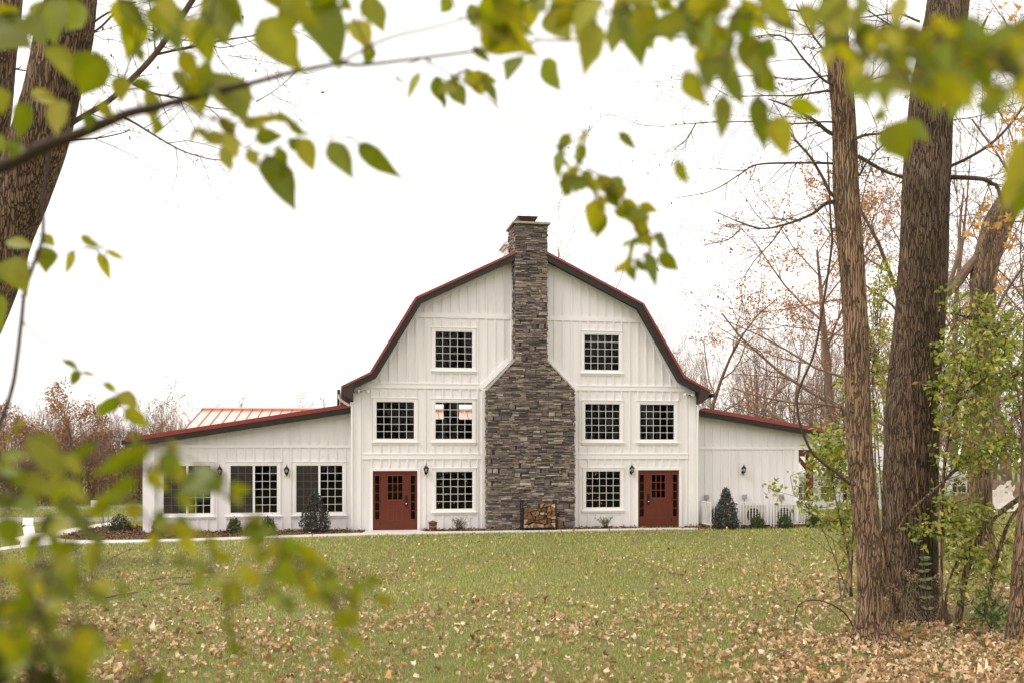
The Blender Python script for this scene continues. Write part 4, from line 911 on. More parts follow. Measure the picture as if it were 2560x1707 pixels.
# white event tent on the right
td = 47.; tn = thing('event_tent', 'white event tent with arched clear windows behind the right-hand trees', 'tent', gd(2210, td)); x0, x1 = 1985, 2425
A0, A1 = gd(x0, td, -.05), gd(x1, td+1.0, -.05); ta = unit(A1-A0); tnrm = np.array([-ta[1], ta[0], 0]); Lt = np.linalg.norm(A1-A0); hw_ = 1.80; nb = 8
mw, mwin, mfr = MB(), MB(), MB(); dv = ta*Lt/nb
for k in range(nb):
    c = A0+dv*k; wd = np.linalg.norm(dv); iw = .62*wd/2; cx_ = wd/2; zb_, zs = .5, 1.15
    arc = [(cx_+iw*math.cos(t), zs+iw*.62*math.sin(t)) for t in np.linspace(0, math.pi, 9)]
    hole = [(cx_+iw, zb_)]+arc+[(cx_-iw, zb_)]
    def W3(u, z, o=0): return c+ta*u+up*z-tnrm*o
    # panel around the arched window: left, right, bottom, top strips
    mw.add([W3(0, 0), W3(wd, 0), W3(wd, zb_), W3(0, zb_)], [[(0, 1, 2, 3)]])
    mw.add([W3(0, zb_), W3(cx_-iw, zb_), W3(cx_-iw, zs), W3(0, zs)], [[(0, 1, 2, 3)]]); mw.add([W3(cx_+iw, zb_), W3(wd, zb_), W3(wd, zs), W3(cx_+iw, zs)], [[(0, 1, 2, 3)]])
    tp = [W3(u, z) for u, z in arc]; tt = [W3(u, hw_) for u in np.linspace(wd, 0, 9)]
    mw.add(tp+tt, [[(i, i+9, i+10, i+1) for i in range(8)]]); mw.add([W3(cx_+iw, zs), W3(wd, zs), W3(wd, hw_)], [[(0, 1, 2)]]); mw.add([W3(0, zs), W3(cx_-iw, zs), W3(0, hw_)], [[(0, 1, 2)]])
    mwin.add([W3(u, z, -.01) for u, z in hole], [[tuple(range(len(hole)))]])
    for i in (-.33, .33): mfr.tube([W3(cx_+iw*i, zb_, .01), W3(cx_+iw*i, zs, .01)], [.014]*2, 4)
    for z in (.82, zs): mfr.tube([W3(cx_-iw, z, .01), W3(cx_+iw, z, .01)], [.014]*2, 4)
    for t in (.9, 1.57, 2.24): mfr.tube([W3(cx_, zs, .01), W3(cx_+iw*math.cos(t), zs+iw*.62*math.sin(t), .01)], [.014]*2, 4)
mw.build('wall', m_tent, tn); mwin.build('window', m_tentwin, tn); mfr.build('window_bars', m_whitemetal, tn)
m = MB(); h0 = hw_; pk0, pk1 = A0+ta*2.2+tnrm*3+up*3.6, A1-ta*2.2+tnrm*3+up*3.6; B0, B1 = A0+tnrm*6, A1+tnrm*6; o_ = tnrm*.15
v = [A0-o_+up*h0-ta*.1, A1-o_+up*h0+ta*.1, B1+up*h0, B0+up*h0, pk0, pk1]; m.add(v, [[(0, 1, 5, 4), (2, 3, 4, 5)], [(1, 2, 5), (3, 0, 4)]])
n = 40; ed = [A0-o_*1.05+ta*(Lt*i/n) for i in range(n+1)]; m.add([e+up*(h0+.02) for e in ed]+[e+up*(h0-.22+.05*(i % 2)) for i, e in enumerate(ed)], [[(i, i+n+1, i+n+2, i+1) for i in range(n)]])
m.build('roof', m_tent, tn)
# dirt bank and white sheet at the far right
db = MB(); c = gd(2530, 47); V = []; n = 14
for i in range(n):
    for j in range(n):
        u, v = i/(n-1)*2-1, j/(n-1)*2-1; h = 1.7*math.exp(-(u*u*2.2+v*v*2.2))+.2*mnoise.noise(Vector((u*3, v*3, 1)))-.25; V.append(c+RGT*u*7+FWD*(v*5+3)+up*h)
db.add(V, [[(i*n+j, (i+1)*n+j, (i+1)*n+j+1, i*n+j+1) for i in range(n-1) for j in range(n-1)]])
structure('dirt_bank', db, M('brown_dirt', (.22, .14, .09), .95, (.14, .09, .055), 2.), 'brown dirt bank behind the trees at the right edge')
m = MB(); n = 22; V = []
for i in range(n):
    for j in range(n):
        u, v = i/(n-1), j/(n-1); q = gd(2476+90*u+10*math.sin(v*9), 44.2, 0)+FWD*1.6*v; w_ = .30*mnoise.noise(Vector((u*5, v*5, 4)))+.16*mnoise.noise(Vector((u*13, v*13, 2)))
        V.append(q+up*max(.03, .10+1.05*v*(.45+.75*u)+w_*(.35+v)))
m.add(V, [[(i*n+j, (i+1)*n+j, (i+1)*n+j+1, i*n+j+1) for i in range(n-1) for j in range(n-1)]]); m_sheet = M('crumpled_sheet', (.62, .585, .54), .6, (.50, .43, .36), 1.5)
tag(m.build('plastic_sheet', m_sheet), 'crumpled off-white plastic sheet lying on the dirt bank at the right edge', 'sheet')
# ================================================================ TREES
def grow(w, r_, p, d, L, r, lv, mx_, prm, tips, n0=None):
    n = n0 or (7 if lv == 0 else 5 if lv < mx_-1 else 4); pts = [np.array(p, float)]; rr = [r]; d = np.array(d, float); end = prm.get('end', .35) if lv < mx_ else .3
    if lv == 0: end = prm.get('trunk_end', .25)
    for i in range(n):
        d = d+r_.normal(0, prm['wob']*(1 if lv else .45), 3)+np.array([0, 0, prm['up'][min(lv, len(prm['up'])-1)]]); d /= np.linalg.norm(d)
        pts.append(pts[-1]+d*L/n); rr.append(r*(1-(1-end)*(i+1)/n))
    w[0 if lv <= prm.get('cut', 1) else 1].add(pts, rr, 8 if lv == 0 else 6 if lv == 1 else 4 if lv == 2 else 3)
    if lv == mx_: tips.append(pts); return
    k = prm['kids'][lv]; t0 = prm['t0'][lv]
    for i in range(k):
        t = t0+(1-t0)*(i+r_.uniform(.1, .9))/k; s = t*n; j = min(int(s), n-1); f = s-j; q = pts[j]*(1-f)+pts[j+1]*f; qr = rr[j]*(1-f)+rr[j+1]*f
        ax = pts[min(j+1, n)]-pts[j]; ax /= np.linalg.norm(ax); v = r_.normal(size=3); v -= ax*(v@ax); v /= np.linalg.norm(v)
        if lv == 0:
            az = i*2.4+r_.uniform(-.6, .6); v = np.array([math.cos(az), math.sin(az), 0.]); v -= ax*(v@ax); v /= np.linalg.norm(v)
        an = rad(r_.uniform(*prm['ang'][min(lv, len(prm['ang'])-1)])); nd = ax*math.cos(an)+v*math.sin(an)
        LL = L*prm['len'][min(lv, len(prm['len'])-1)]*r_.uniform(.7, 1.15)*(1.15-.55*t if lv == 0 else 1.1-.35*t)
        grow(w, r_, q, nd, LL, max(qr*prm['rr']*r_.uniform(.75, 1.1), prm['rmin']), lv+1, mx_, prm, tips)
def bare_tree(seed, h, r, prm, levels=4):
    r_ = np.random.default_rng(seed); w = (Wood(), Wood()); tips = []
    grow(w, r_, (0, 0, -.1), prm.get('dir', (0, 0, 1)), h, r, 0, levels, prm, tips, 9)
    a, b = MB(), MB(); w[0].flush(a); w[1].flush(b)
    return a, b, tips, r_
SPREAD = dict(wob=.13, up=[0, .02, .03, .02, 0], kids=[13, 7, 5, 4], t0=[.22, .25, .2, .15], ang=[(35, 68), (25, 55), (25, 60), (25, 60)], len=[.62, .5, .5, .48], rr=.5, rmin=.008, trunk_end=.15)
UPRT = dict(wob=.10, up=[.02, .08, .06, .03, 0], kids=[12, 6, 4, 3], t0=[.3, .25, .2, .2], ang=[(22, 48), (20, 48), (25, 55), (25, 60)], len=[.45, .5, .5, .5], rr=.48, rmin=.008, trunk_end=.1)
CROOK = dict(wob=.26, up=[0, .05, .04, .02, 0], kids=[8, 6, 4, 3], t0=[.35, .2, .2, .2], ang=[(30, 65), (25, 60), (25, 60), (25, 60)], len=[.55, .5, .5, .5], rr=.52, rmin=.008, trunk_end=.15)
def leaf_points(tips, r_, per, spread=.12):
    T = np.array([t[-1] for t in tips]+[t[-2] for t in tips]); i = r_.integers(0, len(T), int(per)); return T[i]+r_.normal(0, spread, (len(i), 3))
def tree_thing(name, label, cat, base, seed, h, r, prm, group, levels=4, nleaf=0, cols=None, lsize=.12, barkm=None, clump=None, rz=0):
    a, b, tips, r_ = bare_tree(seed, h, r, prm, levels); t = thing(name, label, cat, (0, 0, 0), group)
    a.build('trunk', barkm or m_twigfar, t); b.build('crown', m_twigfar, t)
    if nleaf:
        pts = leaf_points(tips, r_, nleaf*2)
        if clump is not None: v = [clump(p) for p in pts]; pts = pts[np.array(v) > r_.random(len(v))]
        pts = pts[:nleaf]; m = MB(); rand_leaves(m, pts, lsize, pal(r_, cols, .25), r_, asp=.75, down=.35); m.build('foliage', m_fall, t)
    t.location = base; t.rotation_euler = (0, 0, rz); return t
ORANGE = [(.42, .25, .13), (.50, .32, .18), (.36, .20, .11), (.56, .38, .22), (.30, .18, .11)]
BG = 'bare autumn trees behind the barn'
def gbase(x, d): return tuple(gd(x, d))
oak = tree_thing('bare_tree', 'large spreading tree with sparse orange leaves behind the right wing', 'tree', gbase(2105, 51), 21, 13.2, .36, dict(SPREAD, t0=[.18, .25, .2, .15]), BG, 4, 4200, ORANGE, .11, rz=2.2)
slim = tree_thing('bare_tree', 'slender bare tree rising right beside the barn roof edge', 'tree', gbase(1757, 54), 33, 12.3, .16, CROOK, BG, 4)
up1 = tree_thing('bare_tree', 'bare tree top showing just over the roof right of the chimney', 'tree', gbase(1425, 60), 5, 15.2, .2, UPRT, BG, 4)
leafy = tree_thing('bare_tree', 'tree thick with orange leaves seen between the two big trunks', 'tree', gbase(2235, 44), 14, 12.4, .28, SPREAD, BG, 4, 7000, [(.50, .26, .10), (.58, .34, .15), (.44, .20, .08), (.36, .17, .08)], .11)
ltree = tree_thing('bare_tree', 'rounded tree with orange leaves in the brown thicket left of the wing', 'tree', gbase(195, 53), 8, 4.6, .16, dict(SPREAD, t0=[.12, .2, .2, .15], len=[.75, .5, .5, .48]), BG, 4, 4200, [(.44, .24, .11), (.34, .18, .09), (.27, .15, .085), (.50, .30, .15), (.24, .15, .09)], .12)
slim2 = tree_thing('bare_tree', 'thin airy tree with a few brown leaves left of the pale red roof', 'tree', gbase(420, 56), 17, 5.5, .08, dict(UPRT, t0=[.12, .25, .2, .2]), BG, 4, 170, [(.22, .13, .07), (.3, .18, .1)], .10)
dk = [('slim', slim, 1845, 60, .70, 'small bare tree rising above the middle of the right wing roof'), ('up', up1, 1905, 66, .62, 'small upright bare tree just left of the hanging vine, over the right wing roof'),
      ('up', up1, 1985, 58, .60, 'bare tree close behind the lower end of the right wing roof'), ('up', up1, 2290, 62, 1.05, 'tall far bare tree seen directly right of the thickest trunk'),
      ('slim', slim, 2400, 50, 1.15, 'crooked bare tree behind the leaning vine-clad trunk'), ('up', up1, 2445, 70, 1.0, 'distant upright bare tree beyond the dirt bank'), ('oak', oak, 2520, 60, .95, 'wide orange-tinged tree at the right edge behind the dirt bank'),
      ('up', up1, 2570, 40, .95, 'nearer upright bare tree at the right edge of the view'), ('slim', slim, 2335, 36, 1.12, 'thin crooked bare tree between the thickest trunk and the leaning trunk'), ('oak', oak, 2640, 46, .9, 'orange-tinged tree half outside the right edge'),
      ('up', up1, 2625, 38, 1.35, 'tall bare tree whose twigs reach in above the cut-off edge trunk'), ('up', up1, 2380, 55, 1.25, 'tall grey bare tree standing behind the vine-clad trunk'), ('slim2', slim2, 555, 62, .86, 'wispy treetop over the left end of the pale red roof'), ('slim2', slim2, 610, 64, .95, 'wispy treetop over the middle of the pale red roof'), ('slim2', slim2, 745, 64, .98, 'wispy treetop over the right end of the pale red roof'), ('slim2', slim2, 800, 60, .9, 'wispy treetop where the left wing roof meets the barn'),
      ('slim2', slim2, 480, 60, .86, 'thin upright bare tree touching the left end of the pale red roof'), ('up', up1, 100, 60, .36, 'bare upright tree in the thicket near the left edge'), ('slim', slim, 300, 58, .40, 'crooked bare tree in the thicket above the left wing corner'), ('ltree', ltree, 25, 50, .80, 'low orange-brown tree at the far left edge'), ('ltree', ltree, 345, 60, .72, 'low orange-brown tree behind the left end of the wing roof')]
for i, (_, src, x, d_, sc, lb) in enumerate(dk): dup(src, gbase(x, d_), lb, BG, rz=1.3*i+.7, sc=sc)
# far wood reading as one mass of twigs
def mesh_arrays(o): 
    me = o.data; v = np.zeros(len(me.vertices)*3); me.vertices.foreach_get('co', v); l = np.zeros(len(me.loops), int); me.loops.foreach_get('vertex_index', l); s = np.zeros(len(me.polygons), int); me.polygons.foreach_get('loop_start', s); e = np.r_[s[1:], len(l)]
    n = e-s; return v.reshape(-1, 3), [np.stack([l[s[n == k]+j] for j in range(k)], 1) for k in np.unique(n)]
tmplA, tmplB, _, _ = bare_tree(70, 9, .12, dict(UPRT, t0=[.1, .2, .2, .2]), 3)
tv = np.concatenate(tmplA.V+tmplB.V); tfA = [f for f in tmplA.F]+[f+tmplA.n for f in tmplB.F]
rw_ = np.random.default_rng(31)
def scatter(mb, spots, cols):
    for (b, sc, zsc) in spots:
        a = rw_.uniform(0, 6.28); c, s = math.cos(a), math.sin(a); v = tv*sc; v = np.c_[v[:, 0]*c-v[:, 1]*s, v[:, 0]*s+v[:, 1]*c, v[:, 2]*zsc]+np.array(b); mb.add(v, tfA, np.array(cols[rw_.integers(len(cols))])*rw_.uniform(.8, 1.2))
m = MB(); GREY = [(.23, .155, .112), (.28, .19, .14), (.19, .125, .09)]
scatter(m, [(gd(rw_.uniform(1600, 2700), rw_.uniform(64, 95)), rw_.uniform(.7, 1.25), 1) for _ in range(110)], GREY)
tag(m.build('distant_wood', m_thicket), 'far bare wood behind the right wing', 'wood', kind='stuff')
m = MB(); BR = [(.25, .155, .105), (.31, .20, .14), (.20, .12, .085), (.33, .20, .125)]
scatter(m, [(gd(rw_.uniform(-260, 470), rw_.uniform(52, 66)), rw_.uniform(.34, .60), rw_.uniform(.8, 1)) for _ in range(240)], BR)
scatter(m, [(gd(rw_.uniform(480, 900), rw_.uniform(62, 75)), rw_.uniform(.3, .5), .9) for _ in range(60)], BR)
tag(m.build('brown_thicket', m_thicket), 'tangled brown bare thicket beyond the road on the left', 'thicket', kind='stuff')
m = MB(); pts = []
for _ in range(9000):
    x = rw_.uniform(-260, 470); d_ = rw_.uniform(50, 60); b = gd(x, d_); pts.append(b+up*abs(rw_.normal(0, 1.6)))
rand_leaves(m, np.array(pts), .16, pal(rw_, [(.22, .12, .07), (.30, .17, .09), (.17, .10, .06), (.26, .18, .12), (.14, .15, .05)], .3), rw_, asp=.5)
tag(m.build('thicket_leaves', m_fall), 'dry brown leaves and vines filling the left thicket', 'leaves', kind='stuff')
m = MB(); scatter(m, [(CAM-FWD*rw_.uniform(14, 46)+RGT*rw_.uniform(-42, 42)-up*HC, rw_.uniform(1.1, 1.9), 1) for _ in range(90)], [(.11, .08, .06), (.14, .10, .075)])
for _ in range(1): 
    pts = np.array([CAM-FWD*rw_.uniform(16, 40)+RGT*rw_.uniform(-42, 42)-up*(HC-abs(rw_.normal(0, 3.2))) for _ in range(9000)]); rand_leaves(m, pts, .5, pal(rw_, [(.10, .07, .035), (.06, .075, .02), (.14, .08, .03)], .3), rw_, asp=.6)
tag(m.build('wood_behind', m_thicket), 'bare wood behind the photographer, mirrored in the window panes', 'wood', kind='stuff')

# ---- the near trunks
def trunk_mesh(mb, line, rads, flare=0., seed=0, n=56, ridge=.045, k=10, fl_n=5):
    A = smoothline(line, k); R = np.interp(np.linspace(0, 1, len(A)), np.linspace(0, 1, len(rads)), rads); th = np.arange(n)*2*math.pi/n; V = []
    s = np.r_[0, np.cumsum(np.linalg.norm(np.diff(A, axis=0), axis=1))]
    for i, (c, r) in enumerate(zip(A, R)):
        f = flare*math.exp(-s[i]/.35)
        for t in th:
            q = mnoise.noise(Vector((math.cos(t)*2.6/1, math.sin(t)*2.6, s[i]*.55+seed*7.1)))*.5+mnoise.noise(Vector((math.cos(t)*9, math.sin(t)*9, s[i]*1.3+seed)))*.5
            rg = 1-abs(mnoise.noise(Vector((math.cos(t)*6.5, math.sin(t)*6.5, s[i]*.9+seed*3.3))))*2
            x = r*(1+.05*q+ridge*rg+f*(.6+.7*max(0, math.sin(t*fl_n/2*2/ (2)+seed))**2)); V.append(c+np.array([math.cos(t)*x, math.sin(t)*x, 0]))
    m_ = len(A); mb.add(V, [[(i*n+j, i*n+(j+1) % n, (i+1)*n+(j+1) % n, (i+1)*n+j) for i in range(m_-1) for j in range(n)], [tuple((m_-1)*n+j for j in range(n))]])
def pxline(L, d, base=None):
    """photo pixels -> points at depth d (a number, or one per point)"""
    dd = d if hasattr(d, '__len__') else [d]*len(L); return [P(x, y, z) for (x, y), z in zip(L, dd)]
NEARTWIG = dict(wob=.16, up=[0, .0, .0, 0], kids=[6, 4, 3], t0=[.15, .2, .2], ang=[(25, 65), (25, 65), (25, 65)], len=[.5, .5, .5], rr=.55, rmin=.0022, cut=0, end=.25, trunk_end=.2)
def limb(w, r_, L, d, r0, r1, twigs=0, tl=.9, ns=8, tips=None, lv=2, tr=.007, bias=(0, 0, 0)):
    A = smoothline(pxline(L, d), 4); R = np.linspace(r0, r1, len(A)); w[0].add(list(A), list(R), ns)
    for k in range(twigs):
        i = int(r_.uniform(.12, .98)*(len(A)-1)); ax = A[min(i+1, len(A)-1)]-A[max(i-1, 0)]; ax /= np.linalg.norm(ax); v = r_.normal(size=3)+np.array(bias); v -= ax*(v@ax); v /= np.linalg.norm(v); an = rad(r_.uniform(25, 70))
        grow(w, r_, A[i], ax*math.cos(an)+v*math.sin(an), tl*r_.uniform(.4, 1.2), min(R[i]*.6, tr), 1, 1+lv, dict(NEARTWIG, kids=[0, 4, 3], up=[0, -.03, -.02, -.02], wob=.17), tips if tips is not None else [])
# slender trunk
D1 = 13.87; t1_ = thing('slender_tree', 'slender furrowed brown trunk nearest the camera on the right, its branches bare', 'tree', gd(2185, D1)); r_ = np.random.default_rng(6)
base = [(2186, 1612), (2185, 1560), (2181, 1470), (2175, 1380), (2165, 1292), (2149, 1124), (2144, 971), (2139, 818), (2130, 665), (2116, 497), (2110, 306), (2097, 161), (2086, -20), (2078, -260)]
m = MB(); trunk_mesh(m, pxline(base, D1), [x*D1/FPX/2 for x in (84, 70, 65, 64, 62, 61, 60, 58, 59, 62, 55, 55, 53, 50)], .6, 1)
trunk_mesh(m, pxline([(2246, 1545), (2238, 1460), (2222, 1400), (2205, 1350), (2190, 1310)], [D1+.25]*5), [.095, .065, .06, .055, .03], .2, 4, 24); m.build('trunk', m_bark_a, t1_, True)
w = (Wood(), Wood()); tips1 = []
for L, r0, r1, k in [([(2075, 333), (2040, 305), (2004, 283), (1960, 262), (1920, 248)], .035, .008, 6), ([(2072, 228), (2020, 235), (1980, 240), (1900, 240), (1825, 244)], .022, .005, 7), ([(2075, 409), (1966, 408), (1890, 413), (1850, 436), (1779, 478), (1683, 497)], .022, .004, 9),
    ([(2072, 505), (2030, 536), (1958, 563), (1890, 570), (1786, 529)], .030, .006, 8), ([(2082, 490), (2054, 440), (2025, 392), (1993, 356), (1975, 330)], .026, .012, 5), ([(1960, 562), (1930, 605), (1888, 650), (1862, 690), (1835, 728)], .012, .003, 6), ([(1850, 575), (1820, 600), (1770, 611), (1720, 622)], .010, .002, 5),
    ([(2065, 205), (2010, 150), (1965, 95), (1900, 90), (1850, 110)], .02, .005, 9), ([(2065, 130), (2020, 70), (1990, 10)], .02, .007, 6), ([(2135, 348), (2165, 338), (2206, 334), (2260, 320)], .03, .012, 6), ([(2140, 390), (2190, 417), (2220, 432), (2250, 441)], .03, .020, 4), ([(2146, 440), (2165, 410), (2200, 370), (2230, 350)], .018, .008, 5),
    ([(2072, 305), (1985, 310), (1890, 305), (1800, 306), (1740, 308), (1660, 317)], .016, .003, 8), ([(1740, 308), (1715, 350), (1690, 372), (1660, 398)], .009, .002, 5), ([(2070, 190), (1990, 200), (1900, 190), (1800, 195), (1760, 200)], .014, .003, 8), ([(2060, 60), (2000, 30), (1940, 20), (1880, -10)], .02, .006, 7), ([(2125, 235), (2180, 200), (2250, 180)], .016, .006, 6), ([(1660, 317), (1600, 312), (1540, 290), (1480, 285)], .006, .0015, 4), ([(1820, 240), (1740, 200), (1640, 205), (1550, 203)], .006, .0015, 4)]:
    L = [(L[0][0]+(38 if L[0][0] < 2108 else -38), L[0][1]+8)]+L if min(abs(L[0][0]-x) for x in (2072, 2140)) < 16 else L
    dd = D1+r_.uniform(-.3, .3); limb(w, r_, L, [D1]+[(D1+dd)/2]+[dd]*(len(L)-2) if len(L) > 2 else dd, r0, r1, k+3, .75, tips=tips1)
a, b = MB(), MB(); w[0].flush(a); w[1].flush(b); a.build('branches', m_twig, t1_); b.build('twigs', m_twig, t1_)
m = MB(); pts = leaf_points(tips1, r_, 150, .03); rand_leaves(m, pts, .055, pal(r_, [(.10, .07, .04), (.16, .12, .06), (.08, .09, .03)], .3), r_, asp=.5, down=.9); m.build('dead_foliage', m_fall, t1_)
# hanging vine, free of the trunk
m = MB(); A = smoothline(pxline([(2068, 380), (2073, 470), (2077, 560), (2080, 605), (2066, 711), (2037, 875), (2004, 956), (1993, 1000), (1999, 1055), (2024, 1120), (2050, 1150), (2090, 1180), (2125, 1210)], D1-.1), 5); m.tube(A, np.interp(np.linspace(0, 1, len(A)), [0, .2, .6, 1], [.010, .016, .017, .02]), 8); tag(m.build('hanging_vine', m_stem, None, True), 'dark vine hanging in a loop beside the slender trunk', 'vine')
# thick trunk
D2 = 15.9; t2_ = thing('thick_tree', 'thickest straight trunk right of the slender one, darker on its right side', 'tree', gd(2275, D2)); m = MB()
base = [(2278, 1560), (2277, 1480), (2276, 1415), (2275, 1252), (2283, 980), (2302, 762), (2312, 560), (2316, 450), (2330, 250), (2362, 60), (2385, -120), (2405, -330)]
trunk_mesh(m, pxline(base, D2), [x*D2/FPX/2 for x in (158, 130, 124, 128, 122, 115, 110, 110, 105, 100, 94, 88)], .45, 2, 72); m.build('trunk', m_bark_b, t2_, True)
w = (Wood(), Wood()); tips2 = []
for L, r0, r1, k in [([(2374, 444), (2456, 448), (2480, 460), (2495, 472), (2520, 560)], .045, .022, 8), ([(2378, 415), (2456, 375), (2510, 330), (2560, 268), (2620, 220)], .03, .014, 9), ([(2250, 441), (2252, 442), (2268, 448)], .03, .03, 0), ([(2416, 150), (2463, 115), (2490, 112), (2530, 160)], .06, .03, 6), ([(2350, 60), (2380, 30), (2400, -20)], .03, .02, 3), ([(2400, 130), (2440, 100), (2470, 40)], .03, .012, 6),
    ([(2300, 55), (2240, 35), (2150, 45), (2080, 40)], .018, .006, 8), ([(2270, 90), (2220, 60), (2160, 20)], .02, .008, 7), ([(2385, 300), (2450, 290), (2530, 262), (2600, 250)], .012, .005, 7)]:
    L = [(L[0][0]-48, L[0][1]+6)]+L if L[0][0] > 2368 else L
    dd = D2+r_.uniform(-.35, .2); limb(w, r_, L, [D2, D2+.05]+[dd]*(len(L)-2) if len(L) > 2 and L[0][0] > 2300 else dd, r0, r1, k+3, .9, tips=tips2)
a, b = MB(), MB(); w[0].flush(a); w[1].flush(b); a.build('branches', m_twig, t2_); b.build('twigs', m_twig, t2_)
def maple(mb, c, s, r_):
    A = np.arange(10)*2*math.pi/10; R = np.array([1, .42, .85, .40, .62, .22, .62, .40, .85, .42])*.55; n = unit(r_.normal(size=3)*[.5, .5, .4]-FWD); e1 = unit(np.cross(n, r_.normal(size=3))); e2 = np.cross(n, e1)
    v = [c]+[c+s*R[i]*(math.cos(A[i])*e1+math.sin(A[i])*e2)+n*s*r_.uniform(-.12, .12) for i in range(10)]; mb.add(v, [[(0, 1+i, 1+(i+1) % 10) for i in range(10)]], np.array([(.62, .34, .11), (.70, .42, .16), (.66, .46, .20)][r_.integers(3)])*r_.uniform(.85, 1.1))
m = MB(); ml = [(2345, 236), (2364, 258), (2366, 250), (2520, 290), (2535, 285), (2505, 300), (2500, 375), (2510, 385), (2495, 350), (2475, 355), (2548, 320), (2555, 335), (2425, 560), (2440, 575), (2455, 555), (2415, 580), (2430, 590), (2505, 540), (2515, 550), (2525, 585), (2530, 600), (2520, 610), (2460, 520), (2450, 540), (2545, 25), (2530, 40), (2510, 18), (2555, 70), (2540, 100), (2498, 700), (2512, 690), (2500, 720), (2470, 500), (2500, 560), (2475, 570), (2490, 565), (2550, 355), (2530, 370), (2545, 90), (2555, 180), (2560, 300)]
for x, y in ml: 
    for _ in range(2): maple(m, P(x+r_.normal(0, 7), y+r_.normal(0, 7), D2-1.2+r_.uniform(-.5, .5)), r_.uniform(.10, .17), r_)
m.build('foliage', m_fall, t2_)
m = MB(); m.tube(smoothline(pxline([(2261, 400), (2264, 560), (2266, 620), (2254, 711), (2256, 764), (2268, 856), (2276, 967), (2288, 1150), (2300, 1285), (2310, 1400), (2318, 1540)], D2-.43), 5), np.full(51, .016), 6); m.tube(smoothline(pxline([(2250, 1110), (2252, 1220), (2248, 1330), (2238, 1480)], D2-.435), 5), np.full(16, .011), 6)
tag(m.build('climbing_vine', m_bark_a, None, True), 'thin brown vine climbing the front of the thickest trunk', 'vine')
# vine-clad leaning trunk farther right
D3 = 24.6; t3_ = thing('vine_clad_tree', 'leaning trunk wrapped in dry vines near the right edge, beyond the thickest trunk', 'tree', gd(2448, D3)); m = MB()
trunk_mesh(m, pxline([(2450, 1404), (2449, 1300), (2450, 1180), (2452, 980), (2456, 767), (2462, 671), (2495, 559), (2535, 480), (2580, 390), (2630, 270), (2690, 120)], D3), [x*D3/FPX/2 for x in (72, 58, 55, 56, 58, 62, 72, 62, 56, 50, 40)], .25, 3, 44)
m.build('trunk', m_bark_a, t3_, True); w = (Wood(), Wood()); limb(w, r_, [(2448, 640), (2420, 670), (2390, 710), (2362, 735), (2330, 760)], D3, .11, .14, 3, 1.2); limb(w, r_, [(2365, 735), (2395, 640), (2400, 560), (2410, 470)], D3, .06, .02, 8, 1.6)
for x in (2440, 2455, 2470): w[1].add(pxline([(x, 1350), (x+6, 1150), (x-3, 950), (x+5, 750), (x+25, 600), (x+60, 520)], D3-.32), [.02]*6, 5)
a, b = MB(), MB(); w[0].flush(a); w[1].flush(b); a.build('branches', m_twigfar, t3_); b.build('vines', m_twig, t3_)
# trunk cut by the right edge
D4 = 13.9; t4_ = thing('edge_tree', 'ribbed tree trunk cut off by the right edge, its foot among fallen leaves', 'tree', gd(2568, D4)); m = MB()
trunk_mesh(m, pxline([(2566, 1612), (2570, 1500), (2578, 1380), (2590, 1250), (2594, 1100), (2598, 900), (2604, 650), (2610, 300), (2620, -100)], D4), [x*D4/FPX/2 for x in (94, 80, 78, 74, 72, 70, 68, 62, 56)], .2, 5, 44); m.build('trunk', m_bark_a, t4_, True)
# leaning trunks at upper left
D5 = 9.; t5_ = thing('leaning_tree', 'large rough-barked trunk leaning in from the left edge', 'tree', gd(-560, D5)); m = MB()
trunk_mesh(m, pxline([(-560, 1870), (-430, 1560), (-260, 1200), (-130, 930), (-45, 740), (2, 597), (45, 497), (88, 383), (131, 230), (160, 96), (185, -40), (215, -220)], D5), [x*D5/FPX/2 for x in (200, 170, 155, 148, 144, 140, 138, 136, 128, 132, 108, 90)], .15, 6, 64); m.build('trunk', m_bark_c, t5_, True)
w = (Wood(), Wood()); tips5 = []
for L, r0, r1, k, dd in [([(150, 345), (184, 306), (268, 256), (333, 195), (386, 138), (452, 46), (500, -30)], .022, .026, 14, D5), ([(110, 355), (186, 351), (250, 345), (306, 333), (325, 325)], .010, .004, 4, D5), ([(333, 210), (383, 234), (448, 246), (520, 268), (570, 275)], .014, .004, 8, D5+.2), ([(300, 290), (340, 310), (383, 337), (459, 379), (536, 400), (578, 396)], .012, .003, 9, D5-.1), ([(386, 138), (430, 128), (490, 115), (574, 99), (643, 88), (700, 70), (760, 55)], .013, .003, 12, D5+.1),
    ([(215, 70), (285, 28), (335, 62), (385, 78), (430, 96), (520, 110), (560, 120), (650, 97)], .010, .003, 9, D5), ([(388, 135), (384, 70), (370, -10)], .008, .004, 6, D5+.2), ([(150, 110), (205, 95), (250, 70), (300, 20), (340, 5)], .014, .006, 7, D5+.3), ([(140, 220), (195, 215), (240, 205), (275, 217)], .007, .004, 4, D5), ([(140, 190), (190, 185), (262, 185), (330, 205)], .006, .003, 6, D5), ([(640, 255), (690, 225), (740, 180)], .005, .002, 6, D5), ([(570, 140), (640, 150), (690, 160)], .004, .002, 5, D5), ([(390, 340), (415, 370), (425, 400)], .003, .001, 3, D5)]:
    limb(w, r_, L, dd, r0, r1, k, .62, tips=tips5, tr=.0045, lv=1, bias=(0, 0, -.2))
a, b = MB(), MB(); w[0].flush(a); w[1].flush(b); a.build('branches', m_twig, t5_); b.build('twigs', m_twig, t5_)
m = MB(); pts = leaf_points(tips5, r_, 46, .02); rand_leaves(m, pts, .05, pal(r_, [(.07, .05, .03), (.10, .075, .04)], .3), r_, asp=.45, down=1.2); m.build('dead_foliage', m_fall, t5_)
